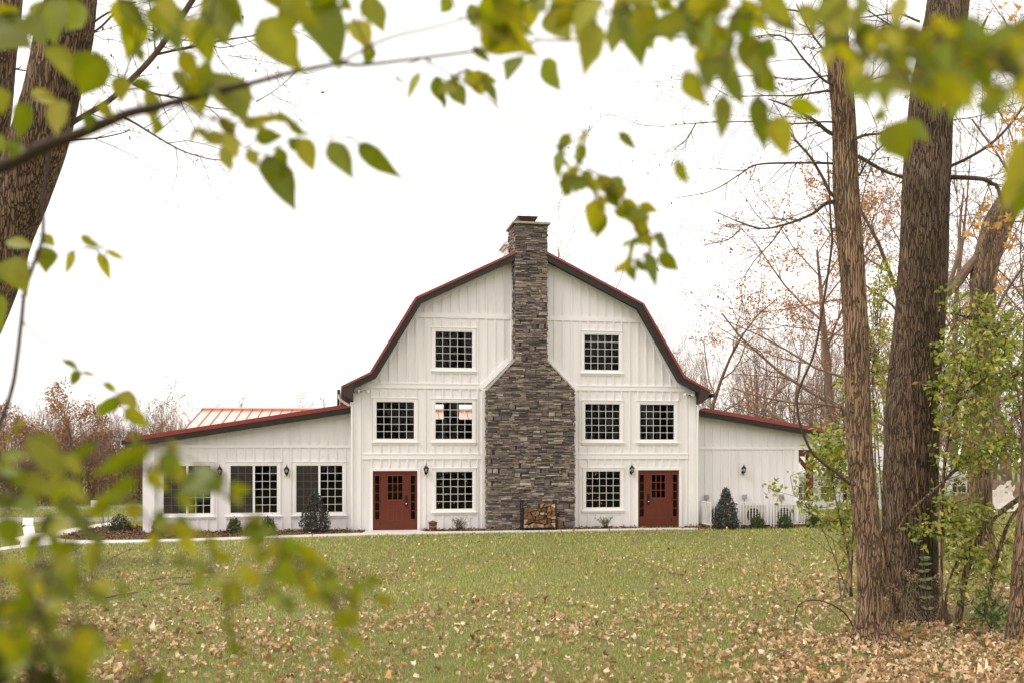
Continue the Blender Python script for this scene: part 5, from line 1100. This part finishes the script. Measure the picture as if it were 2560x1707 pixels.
D6 = 10.5; t6_ = thing('thin_tree', 'thin dark trunk at the upper left corner behind the larger leaning trunk', 'tree', gd(-160, D6)); m = MB()
trunk_mesh(m, pxline([(-300, 1780), (-200, 1300), (-100, 850), (-38, 480), (-8, 300), (10, 150), (30, -10), (50, -200)], D6), [x*D6/FPX/2 for x in (85, 76, 70, 66, 62, 56, 50, 44)], .15, 8, 40); m.build('trunk', m_bark_c, t6_, True)
w = (Wood(), Wood()); limb(w, r_, [(35, 70), (60, 70), (95, 70)], D6, .008, .004, 4, .5, tr=.004); limb(w, r_, [(25, 170), (60, 177), (78, 175)], D6, .01, .006, 3, .4, tr=.004); a = MB(); w[0].flush(a); w[1].flush(a); a.build('branches', m_twig, t6_)

# ---- green undergrowth on the right
GREEN = [(.25, .31, .05), (.33, .37, .065), (.17, .23, .045), (.42, .41, .09), (.28, .35, .10), (.50, .44, .12)]
def underbrush(name, label, cat, base, stems, blobs, seed, d, L=.105, cols=GREEN, mat=None):
    """stems: [(pixels, r0, r1)], blobs: [(x, y, rx, ry, n, ddepth)] leaf sprays on twigs"""
    t = thing(name, label, cat, base, 'green shrubs at the wood edge'); r_ = np.random.default_rng(seed); w = Wood(); S_ = []
    for L_, r0, r1 in stems: A = smoothline(pxline(L_, d), 5); w.add(list(A), list(np.linspace(r0, r1, len(A))), 8); S_.append(A)
    m = MB(); w.flush(m); m.build('stems', mat or m_bark_a, t, True)
    allp = np.concatenate(S_); w = Wood(); pts = []
    for x, y, rx, ry, n, dd in blobs:
        n = int(n*1.45); ns = max(3, n//14)
        for k in range(ns):
            a = r_.uniform(0, 6.28); q = math.sqrt(r_.random()); c = P(x+rx*q*math.cos(a), y+ry*q*math.sin(a), d+r_.uniform(-dd, dd)); c[2] = max(c[2], .12)
            j = np.argmin(np.linalg.norm(allp-c, axis=1)+r_.uniform(0, .5, len(allp))); o = allp[j]; v = c-o
            if np.linalg.norm(v) > 1.1: o = c-unit(v)*1.1
            mid = (o+c)/2+r_.normal(0, .08, 3)+[0, 0, .06]; e = c+unit(v)*.25+[0, 0, -.05]; w.add([o, mid, c, e], [.006, .005, .0035, .002], 4)
            for _ in range(14):
                s = r_.random(); b = (mid*(1-s)+c*s) if s < .4 else (c*(1-(s-.4)/.6)+e*((s-.4)/.6)); pts.append(b+r_.normal(0, .07, 3))
    m = MB(); w.flush(m); m.build('twigs', m_stem, t); m = MB(); pts = np.array(pts); pts[:, 2] = np.maximum(pts[:, 2], .05); rand_leaves(m, pts, L, pal(r_, cols, .25), r_, asp=.56, down=.25); m.build('foliage', m_shrubleaf, t); return t
underbrush('honeysuckle_shrub', 'sunlit green shrub covering the lower end of the right wing, left of the slender trunk', 'shrub', gd(2120, 17.5),
    [([(2130, 1490), (2120, 1380), (2090, 1250), (2075, 1150)], .02, .008), ([(2125, 1490), (2135, 1300), (2140, 1100), (2135, 1000)], .018, .006), ([(2120, 1480), (2060, 1330), (2020, 1270), (1985, 1235)], .010, .004), ([(1990, 1240), (1940, 1226), (1920, 1218)], .004, .002)],
    [(2098, 1092, 42, 36, 240, .7), (2072, 1125, 48, 40, 200, .6), (2075, 1180, 55, 60, 330, .6), (2110, 1240, 40, 60, 170, .5), (2080, 1320, 60, 50, 150, .5), (2115, 1390, 25, 40, 60, .4), (2040, 1260, 30, 30, 70, .4), (2122, 985, 18, 40, 50, .4), (1935, 1222, 18, 6, 12, .1)], 41, 17.5)
underbrush('honeysuckle_shrub', 'tall green shrub filling the gap between the slender and thickest trunks', 'shrub', gd(2215, 19),
    [([(2220, 1460), (2205, 1250), (2190, 1050), (2175, 900)], .02, .006), ([(2190, 1300), (2188, 1150), (2183, 1000), (2180, 930)], .018, .012)],
    [(2195, 1000, 28, 90, 190, .5), (2210, 720, 38, 60, 210, .6), (2205, 850, 26, 60, 110, .5), (2200, 1160, 25, 80, 130, .5)], 42, 19., L=.09, cols=GREEN+[(.42, .38, .08)])
underbrush('honeysuckle_shrub', 'big arching green shrub with thick bare stems between the thickest trunk and the right edge', 'shrub', gd(2400, 15.0),
    [([(2395, 1570), (2405, 1480), (2425, 1400), (2470, 1310), (2520, 1265), (2580, 1225)], .055, .035), ([(2470, 1500), (2490, 1400), (2520, 1310), (2550, 1266)], .03, .025), ([(2365, 1560), (2368, 1470), (2400, 1385)], .022, .015), ([(2240, 1330), (2270, 1285), (2340, 1220), (2400, 1165), (2470, 1127), (2560, 1094)], .016, .034),
     ([(2352, 1560), (2356, 1300), (2360, 1180), (2375, 1060), (2391, 1010)], .022, .026), ([(2391, 1010), (2370, 985), (2350, 965)], .022, .012), ([(2391, 1010), (2420, 975), (2470, 950), (2560, 938)], .022, .012), ([(2391, 1010), (2400, 960), (2440, 930), (2500, 925)], .015, .008), ([(2360, 780), (2430, 800), (2500, 850), (2540, 960), (2555, 1050)], .010, .018)],
    [(2440, 870, 95, 80, 430, 1.2), (2480, 790, 75, 55, 240, 1.0), (2400, 940, 65, 70, 280, 1.0), (2540, 870, 40, 90, 160, .8), (2500, 960, 70, 80, 330, 1.0), (2430, 1060, 95, 70, 400, 1.1), (2500, 1130, 60, 50, 260, .8), (2400, 1150, 50, 50, 190, .6), (2390, 1280, 60, 50, 260, .6), (2340, 1310, 70, 30, 150, .4), (2440, 1320, 60, 60, 240, .6), (2430, 1430, 60, 60, 260, .6), (2520, 1380, 35, 80, 120, .5), (2380, 760, 25, 25, 50, .4)], 43, 15.0, L=.098)
underbrush('ground_shrub', 'low green shrub on the leafy ground left of the cut-off edge trunk', 'shrub', gd(2480, 14.4), [([(2478, 1570), (2480, 1530), (2490, 1495)], .008, .004), ([(2478, 1570), (2460, 1540), (2440, 1520)], .008, .004)], [(2485, 1520, 38, 28, 150, .4), (2440, 1500, 25, 18, 40, .3), (2460, 1555, 30, 12, 40, .3)], 44, 14.4, L=.075, cols=[(.09, .15, .035), (.13, .19, .05)], mat=m_stem)
t = thing('seedling', 'upright pale green seedling with paired leaves before the thickest trunk', 'plant', gd(2318, 14.2)); w = Wood(); r_ = np.random.default_rng(8); S_ = smoothline(pxline([(2322, 1572), (2319, 1500), (2313, 1430), (2308, 1392)], 14.2), 4); w.add(list(S_), list(np.linspace(.007, .003, len(S_))), 6); m = MB(); w.flush(m); m.build('stem', m_stem, t)
m = MB(); B, A_, Sd = [], [], []
for y, s in ((1392, .7), (1397, .7), (1408, .9), (1426, 1), (1447, 1), (1468, 1), (1491, .8), (1520, .7)):
    for sg in (-1, 1): c = P(np.interp(y, [1392, 1572], [2308, 2322]), y, 14.2); B.append(c); A_.append(unit(RGT*sg+up*r_.uniform(-.1, .35)-FWD*r_.uniform(.1, .6))); Sd.append(unit(np.cross(A_[-1], up*.55-FWD*.85)))
leaves(m, B, A_, Sd, .115*r_.uniform(.8, 1.2, len(B)), .05, pal(r_, [(.12, .17, .07), (.16, .21, .10)], .15)(len(B)), rng=r_); m.build('foliage', m_shrubleaf, t)
t = thing('weed_clump', 'dry seed-headed weeds leaning at the foot of the two big trunks', 'plant', gd(2270, 13.9)); w = Wood(); hp, gp_ = [], []
for L_ in ([(2315, 1560), (2270, 1500), (2230, 1462)], [(2310, 1555), (2250, 1490), (2190, 1460)], [(2260, 1580), (2270, 1470), (2290, 1425)], [(2225, 1590), (2232, 1530), (2212, 1490)], [(2330, 1580), (2355, 1490), (2345, 1440)], [(2270, 1540), (2285, 1470), (2262, 1430)]):
    A = smoothline(pxline(L_, 13.9+r_.uniform(-.3, .2)), 4); w.add(list(A), list(np.linspace(.006, .003, len(A))), 5)
    for _ in range(26): hp.append(A[r_.integers(len(A)*2//3, len(A))]+r_.normal(0, .035, 3))
    for _ in range(30): gp_.append(A[r_.integers(2, len(A))]+r_.normal(0, .04, 3))
m = MB(); w.flush(m); m.build('stems', m_twigfar, t); m = MB(); rand_leaves(m, hp, .03, pal(r_, [(.45, .33, .22), (.38, .25, .17)], .2), r_, asp=.7); m.build('seed_heads', m_fall, t); m = MB(); rand_leaves(m, gp_, .06, pal(r_, [(.16, .20, .08), (.2, .24, .11)], .2), r_, asp=.2); m.build('foliage', m_shrubleaf, t)
t = thing('bare_sapling', 'thin leafless sapling stems standing in the leaves left of the slender trunk', 'plant', gd(2105, 15.5)); w = Wood()
for L_ in ([(2103, 1502), (2096, 1440), (2090, 1390), (2084, 1350)], [(2100, 1530), (2110, 1480), (2122, 1440), (2128, 1410)], [(2128, 1410), (2122, 1395), (2100, 1362), (2060, 1330), (2020, 1305)], [(2108, 1490), (2126, 1380), (2130, 1330)]):
    A = smoothline(pxline(L_, 15.2), 4); w.add(list(A), list(np.linspace(.012, .005, len(A))), 6)
m = MB(); w.flush(m); m.build('stems', m_twigfar, t)
w = Wood(); A = smoothline([gp(1985, 1560), P(1998, 1510, 14.2), P(2050, 1500, 14.3), P(2110, 1530, 14.3), gp(2140, 1580)], 5); w.add(list(A), list(np.linspace(.007, .012, len(A))), 6); m = MB(); w.flush(m); tag(m.build('arching_cane', m_stem), 'dark thorny cane arching over the leaves left of the big trunks', 'plant')
# ================================================================ FOREGROUND BRANCHES (near the lens, thrown out of focus by the lens)
fr = np.random.default_rng(77)
LCOL = pal(fr, [(.175, .20, .009), (.21, .225, .011), (.135, .165, .009), (.25, .245, .014), (.31, .28, .02)], .16)
class Spray:
    def __init__(s, d, bright=1.12): s.d = d; s.bright = bright; s.br = []; s.lv = []
    def branch(s, pts, rr, d=None):
        d = s.d if d is None else d; dd = d if hasattr(d, '__len__') else [d]*len(pts)
        A = smoothline([P(x, y, z) for (x, y), z in zip(pts, dd)], 5); s.br.append((A, np.interp(np.linspace(0, 1, len(A)), np.linspace(0, 1, len(rr)), rr))); return s
    def leaf(s, z, L, d=None):
        for bx, by, tx, ty, w in L:
            (x0, y0), (x1, y1) = z(bx, by), z(tx, ty); k = z(1, 0)[0]-z(0, 0)[0]; s.lv.append((x0, y0, x1, y1, w*k, s.d if d is None else d))
        return s
    def cloud(s, x0, x1, y0, y1, n, size, d0, d1, keep=None):
        i = 0
        while i < n:
            x, y = fr.uniform(x0, x1), fr.uniform(y0, y1)
            if keep and not keep(x, y): continue
            i += 1; a = fr.normal(1.2, .8); L = size*fr.uniform(.6, 1.2); s.lv.append((x, y, x+L*math.cos(a), y+L*math.sin(a), L*fr.uniform(.4, .62), fr.uniform(d0, d1)))
        return s
    def build(s, parent, label=None):
        m = MB(); w = Wood()
        for A, R in s.br: w.add(list(A), list(R), 8)
        allp = np.concatenate([A for A, _ in s.br]); B, AX, SD, LL, WW = [], [], [], [], []
        for x0, y0, x1, y1, wp, d in s.lv:
            d = d*fr.uniform(.96, 1.05); b = P(x0, y0, d); ln = math.hypot(x1-x0, y1-y0)*d/FPX; t = P(x1, y1, d+fr.uniform(-.35, .35)*ln); ax = unit(t-b); v = unit((b+t)/2-CAM); sd0 = unit(np.cross(ax, v)); ph = fr.uniform(-.75, .75)
            B.append(b); AX.append(ax); SD.append(sd0*math.cos(ph)+np.cross(ax, sd0)*math.sin(ph)); LL.append(np.linalg.norm(t-b)); WW.append(wp*d/FPX/(.35+.65*math.cos(ph)))
        # each leaf joins the nearest wood: the branch itself or a twig already grown to a nearer leaf
        nodes = list(allp); dist = [np.linalg.norm(allp-b, axis=1).min() for b in B]
        for q in np.argsort(dist):
            b, ax = B[q], AX[q]; A_ = np.array(nodes); j = np.argmin(np.linalg.norm(A_-b, axis=1)); o = A_[j]; D = np.linalg.norm(o-b); c = (o+b)/2+np.array([0, 0, .10*D])
            pt = smoothline([o, c, b-ax*LL[q]*.02, b+ax*LL[q]*.10], 3); w.add(list(pt), list(np.linspace(.0013, .0007, 10)), 5); nodes += [pt[2], pt[4], pt[6]]
        w.flush(m); br = m.build('branch', m_stem, parent, True)
        if label: br['label'] = label
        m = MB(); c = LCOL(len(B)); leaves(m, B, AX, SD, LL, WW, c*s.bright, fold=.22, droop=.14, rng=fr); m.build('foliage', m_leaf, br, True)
z1, z2, z3, z4, z5, z7 = zm(0, 0, 2.6133), zm(800, 0, 2.6133), zm(1660, 0, 2.6133), zm(0, 550, 2.6133), zm(800, 500, 2.352), zm(0, 1000, 2.2178)
# --- sapling on the left whose long branch crosses the whole top of the picture
sa = thing('leafy_sapling', 'green-leaved sapling at the left whose long dark branch arches across the top of the view', 'sapling', gd(-700, 1.5))
m = MB(); A = smoothline([gd(-700, 1.5, -.05), gd(-690, 1.52, .8), gd(-640, 1.5, 1.7), gd(-600, 1.5, 2.5), gd(-560, 1.6, 3.4), gd(-480, 1.7, 4.2)], 5); m.tube(A, np.linspace(.022, .010, len(A)), 10); m.build('trunk', m_stem, sa, True)
s = Spray(1.45)
s.branch([(-610, 700), (-300, 520), (0, 418), (115, 365), (184, 341), (268, 306), (325, 283), (383, 271), (440, 255), (560, 225), (628, 209), (723, 184), (842, 161), (903, 163), (1030, 149), (1145, 134), (1305, 113), (1347, 101), (1412, 103), (1527, 96), (1634, 92), (1700, 96), (1800, 105)], [.0125, .0105, .0088, .0072, .0056, .0042, .0033, .0027, .0022, .0018, .0016, .0014])
s.branch([(842, 161), (965, 98), (1068, 73), (1175, 44), (1300, 10), (1450, -40)], [.0022, .0016, .0014])
s.branch([(430, 258), (480, 280), (555, 310), (612, 367), (665, 388), (720, 420)], [.0025, .0015, .001]).branch([(628, 240), (690, 290), (760, 330), (860, 345), (930, 372)], [.0016, .0010, .0008]).branch([(610, 310), (680, 300), (753, 305)], [.0014, .0008])
s.leaf(z1, [(880, 80, 830, 415, 190), (1040, 20, 1180, 330, 250), (1330, 80, 1490, 300, 190), (1390, 470, 1610, 835, 290), (1700, 130, 1975, 465, 270), (2080, 0, 2200, 400, 280), (1230, 560, 1335, 755, 200), (790, 500, 785, 685, 130), (870, 540, 1020, 550, 85), (640, 350, 530, 640, 240), (330, 300, 490, 560, 170), (140, 660, 130, 920, 135), (390, 650, 380, 905, 155), (560, 735, 590, 860, 100), (640, 680, 745, 765, 95), (200, 600, 430, 690, 90), (-120, 180, 215, 300, 330), (1960, 905, 2070, 1125, 150), (2150, 925, 2310, 1190, 165), (1740, 1015, 1935, 1405, 205), (1480, 870, 1560, 1055, 105), (1620, 980, 1690, 1095, 95), (1290, 835, 1400, 955, 60), (1280, 840, 1235, 945, 40), (1040, 780, 1005, 895, 85), (1640, 785, 1890, 765, 60), (300, 0, 360, 290, 260), (540, 20, 420, 200, 220), (0, 110, 130, 60, 140), (180, 100, 300, 320, 160), (1440, -40, 1300, 120, 150), (1250, 120, 1290, 330, 170), (1830, -60, 1990, 170, 170), (2230, 0, 2300, 65, 80), (-20, 560, 20, 760, 120), (-30, 880, 30, 1010, 100), (130, 930, 60, 1040, 110), (930, 700, 1010, 760, 60)])
s.leaf(z2, [(210, 140, 330, 320, 160), (300, -30, 420, 235, 170), (340, 300, 290, 435, 90), (850, -20, 780, 95, 110), (250, 945, 510, 1165, 130)], 1.5)
s.cloud(250, 860, -60, 60, 18, 110, 1.3, 1.5).cloud(300, 560, 90, 260, 10, 80, 1.4, 1.5).cloud(480, 740, 270, 400, 10, 75, 1.4, 1.5)
s.build(sa, 'long dark branch with large leaves across the upper left')
s = Spray(1.62)
s.branch([(1061, 146), (1105, 175), (1175, 214), (1252, 276), (1390, 367), (1450, 405), (1530, 460), (1580, 545), (1610, 640), (1640, 700)], [.0018, .0014, .0012, .0010]).branch([(1390, 367), (1420, 365), (1440, 345), (1470, 328)], [.0012, .0007]).branch([(1470, 420), (1480, 480), (1500, 520)], [.001, .0007]).branch([(1580, 545), (1640, 560), (1660, 590)], [.001, .0007])
s.leaf(z2, [(650, 475, 555, 645, 65), (490, 515, 565, 540, 22), (750, 505, 800, 705, 115), (860, 550, 955, 690, 130), (880, 560, 770, 620, 90), (960, 445, 985, 540, 45), (1065, 510, 1175, 695, 75), (1300, 375, 1215, 550, 115), (1455, 395, 1592, 605, 145), (1950, 868, 2080, 982, 72), (1750, 860, 1660, 970, 35), (1580, 1040, 1650, 1110, 30), (1645, 1110, 1590, 1305, 105), (1640, 1150, 1680, 1280, 60), (1720, 1120, 1815, 1290, 85), (1835, 1360, 1770, 1535, 95), (1900, 1190, 1880, 1310, 110), (1930, 1150, 1970, 1265, 85)], 1.62)
s.leaf(z5, [(1650, 55, 1590, 205, 75), (1790, -10, 1850, 165, 115), (1880, 165, 1945, 265, 75), (1965, 195, 2062, 325, 75), (1930, 305, 1970, 535, 85), (1845, 265, 1798, 395, 32), (1805, 240, 1778, 295, 32), (1780, -90, 1760, 20, 90)], 1.62)
s.cloud(1400, 1480, 330, 480, 7, 62, 1.55, 1.7).cloud(1480, 1600, 430, 560, 12, 66, 1.55, 1.7).cloud(1560, 1670, 540, 680, 8, 62, 1.55, 1.7).cloud(1060, 1200, 170, 250, 5, 62, 1.55, 1.7)
s.build(sa, 'thin twig of small hanging leaves above the chimney')
s = Spray(1.8)
s.branch([(125, 360), (118, 430), (107, 500), (107, 590), (85, 660), (62, 730), (54, 800), (42, 900), (30, 970), (0, 1055), (-60, 1150)], [.0032, .0036, .0042, .0045]).branch([(85, 640), (150, 640), (210, 620), (250, 625), (262, 590), (215, 590)], [.0012, .0008, .0006], 1.8).branch([(250, 628), (245, 650), (262, 660)], [.0008, .0006])
s.branch([(54, 800), (110, 860), (190, 925), (230, 940), (275, 975), (295, 1000), (330, 1060), (345, 1100)], [.0016, .001, .001])
s.leaf(z4, [(530, 105, 655, 195, 62), (695, 200, 835, 270, 45), (645, 215, 728, 405, 72), (480, 205, 418, 370, 58), (300, 175, 300, 355, 140), (40, 135, 235, 180, 85), (60, 250, 175, 480, 195), (0, 480, 20, 760, 90), (-60, 300, 60, 420, 140), (415, 912, 520, 975, 50), (520, 985, 452, 1085, 72), (540, 990, 630, 1002, 22), (680, 1065, 772, 1115, 55), (750, 1150, 640, 1315, 115), (770, 1130, 910, 1230, 115), (820, 1230, 970, 1355, 105), (900, 1385, 868, 1455, 70), (270, 100, 370, 180, 70), (120, 1300, 165, 1345, 40), (95, 1330, 115, 1400, 40), (50, 1400, 70, 1440, 45)], 1.8)
s.build(sa, 'dark hanging twig with small leaves at the left edge')
# --- shrub at the lower left, closest to the lens
sb = thing('leafy_shrub', 'strongly blurred green shrub filling the lower left corner', 'shrub', gd(-900, 1.0))
s = Spray(.98, 1.12)
s.branch([(-900, 3650), (-860, 2700), (-700, 2000), (-420, 1500), (-150, 1290), (0, 1190), (150, 1150), (300, 1160), (420, 1180), (540, 1225), (640, 1300), (720, 1385), (800, 1450), (890, 1520)], [.012, .010, .008, .005, .0026, .0016, .0014, .0012, .0010, .0008], [1.0]*14)
s.branch([(-150, 1290), (60, 1180), (180, 1120), (300, 1085), (380, 1110), (480, 1150), (560, 1190)], [.0016, .0012, .0008]).branch([(-420, 1500), (-100, 1480), (100, 1420), (250, 1400), (420, 1410), (520, 1420)], [.002, .0013, .0008])
s.leaf(z7, [(840, 250, 485, 425, 115), (350, 290, 465, 430, 85), (170, 180, 375, 470, 175), (810, 400, 945, 510, 75), (890, 300, 1025, 395, 115), (925, 225, 1015, 285, 52), (1180, 365, 1000, 520, 125), (1210, 440, 1020, 545, 140), (1270, 480, 1395, 505, 85), (1285, 520, 1335, 610, 75), (740, 560, 740, 705, 85), (910, 615, 845, 690, 75), (840, 700, 1160, 725, 95), (880, 745, 795, 815, 80), (510, 600, 750, 475, 95), (0, 325, 175, 305, 85), (0, 380, 125, 400, 60), (360, 440, 490, 570, 90), (265, 545, 385, 500, 65), (325, 555, 455, 655, 105), (410, 630, 505, 775, 95), (55, 450, 205, 400, 95), (0, 555, 105, 545, 85), (700, 300, 600, 420, 90), (760, 420, 560, 560, 90), (640, 330, 830, 270, 80), (1150, 400, 1240, 520, 110), (960, 400, 1080, 470, 90), (230, 480, 120, 520, 70)])
s.leaf(z7, [(1460, 640, 1320, 755, 90), (1330, 715, 1570, 725, 85), (1520, 775, 1545, 900, 95), (1560, 780, 1690, 855, 105), (1420, 845, 1320, 805, 75), (1440, 1000, 1550, 975, 65), (1460, 1095, 1580, 1035, 65), (1550, 890, 1630, 1050, 125), (1640, 930, 1750, 1070, 115), (1690, 1030, 1840, 1150, 115), (1570, 1090, 1640, 1180, 85), (1780, 1040, 1860, 1110, 80), (1650, 790, 1830, 950, 100), (1480, 830, 1420, 930, 80), (1380, 900, 1290, 1010, 80), (960, 895, 1050, 890, 75), (1070, 895, 1160, 965, 75), (1095, 960, 1120, 1080, 85), (1185, 955, 1245, 1065, 75), (1700, 900, 1800, 930, 70)], .95)
s.leaf(z7, [(90, 925, 250, 1110, 140), (250, 915, 440, 1120, 210), (10, 900, 130, 1010, 130), (0, 1100, 70, 1210, 150), (520, 1000, 640, 1060, 70), (1930, 1075, 2000, 1150, 65), (1245, 1195, 1295, 1340, 62), (1285, 1325, 1325, 1440, 64), (680, 1325, 725, 1405, 75), (400, 1375, 490, 1445, 85), (215, 1175, 265, 1350, 75), (720, 1480, 810, 1505, 65), (1840, 1195, 1990, 1245, 115), (1870, 1345, 1905, 1490, 65), (1940, 1300, 2010, 1390, 80), (330, 1460, 420, 1520, 70), (140, 1130, 230, 1260, 110)], .92)
s.branch([(520, 1420), (560, 1450), (575, 1540), (590, 1590), (600, 1640)], [.001, .0008, .0006], .95).branch([(720, 1385), (800, 1440), (850, 1530), (855, 1600), (830, 1660)], [.001, .0008, .0006], .95)
s.cloud(0, 480, 1100, 1330, 16, 80, .9, 1.1).cloud(520, 740, 1290, 1480, 14, 75, .85, 1.05).cloud(760, 940, 1400, 1560, 12, 70, .85, 1.05).cloud(-60, 240, 1380, 1580, 18, 95, .7, .95)
s.cloud(-120, 200, 1540, 1760, 34, 95, .75, 1.0).cloud(-100, 330, 1220, 1480, 16, 80, .8, 1.05).cloud(120, 420, 1600, 1760, 10, 70, .8, 1.0)
s.build(sb)
s = Spray(.85, .25); s.branch([(-420, 2300), (-200, 1900), (-60, 1720), (40, 1640), (90, 1600)], [.004, .002, .001], .85); s.cloud(-60, 105, 1560, 1760, 26, 85, .78, .92); s.build(sb, 'leaves darkened for shade in the lower left corner')  # shade of the gap in the shrub, put into a darker leaf colour
# --- shrub at the upper right
sc_ = thing('leafy_shrub', 'blurred green branch hanging into the upper right corner before the big trunks', 'shrub', gd(3300, 1.15))
s = Spray(1.2, 1.15)
s.branch([(3300, 4000), (3280, 2800), (3200, 1500), (3000, 600), (2760, 300), (2560, 190), (2400, 165), (2250, 135), (2100, 100), (1950, 60), (1840, 40), (1760, 60), (1700, 40)], [.014, .012, .009, .006, .004, .0024, .0018, .0015, .0013, .0011]).branch([(2250, 135), (2100, 20), (1900, -30), (1600, -20), (1350, 0), (1180, 20)], [.002, .0014, .001], [1.2, 1.25, 1.35, 1.5, 1.55, 1.55])
s.branch([(1840, 40), (1830, 110), (1810, 200), (1815, 260)], [.0012, .0007]).branch([(1950, 60), (1900, 150), (1895, 230), (1930, 280)], [.0012, .0007]).branch([(2560, 190), (2570, 300), (2560, 380)], [.0014, .0008], 1.0)
s.cloud(1180, 1800, -40, 70, 26, 120, 1.25, 1.5).cloud(1690, 1900, 0, 250, 14, 100, 1.15, 1.3)
s.leaf(z2, [(1050, 50, 985, 195, 175), (1140, 60, 1130, 305, 205), (1500, 60, 1645, 275, 215), (1720, -20, 1710, 235, 205), (1255, 150, 1435, 255, 52), (1000, 310, 1122, 415, 62), (2000, -20, 1895, 210, 140), (2090, 10, 2170, 345, 190), (2200, -20, 2310, 70, 110), (1240, 0, 1330, 120, 180), (1400, 10, 1480, 90, 140), (1600, 0, 1600, 120, 190), (1090, -20, 1200, 90, 170), (1780, 20, 1730, 200, 110), (1290, 230, 1330, 300, 60)], 1.5)
s.leaf(z3, [(160, -20, 170, 340, 205), (260, 100, 300, 360, 130), (470, 50, 565, 260, 190), (510, 240, 690, 570, 195), (640, 265, 740, 395, 125), (270, 370, 295, 620, 125), (390, 390, 420, 610, 125), (385, 620, 362, 950, 125), (600, 630, 652, 990, 135), (725, 760, 822, 1030, 175), (830, 650, 1045, 780, 135), (620, -20, 910, 200, 175), (900, 30, 1010, 225, 120), (1080, -20, 1160, 310, 225), (1100, 290, 1050, 430, 120), (1340, 490, 1318, 710, 95), (1450, 820, 1595, 1050, 235), (1550, 800, 1745, 945, 125), (1440, 735, 1355, 800, 75), (75, 1050, 175, 1225, 92), (1900, 610, 1880, 810, 105), (2110, 630, 2140, 810, 125), (1540, -20, 1530, 190, 120), (0, 0, 40, 60, 90), (330, -30, 440, 70, 130)], 1.2)
s.leaf(z3, [(2380, 900, 2195, 1410, 180), (2380, 1150, 2290, 1480, 150)], .95)
s.cloud(2100, 2560, 60, 235, 26, 100, .62, .95).cloud(2035, 2170, -30, 130, 12, 85, 1.0, 1.25).cloud(2150, 2580, 30, 190, 30, 95, .72, 1.0).cloud(2380, 2600, 90, 230, 10, 90, .8, 1.0).cloud(2180, 2330, 110, 215, 9, 80, .9, 1.1).cloud(1700, 1780, -20, 60, 5, 80, 1.2, 1.3)
s.build(sc_)
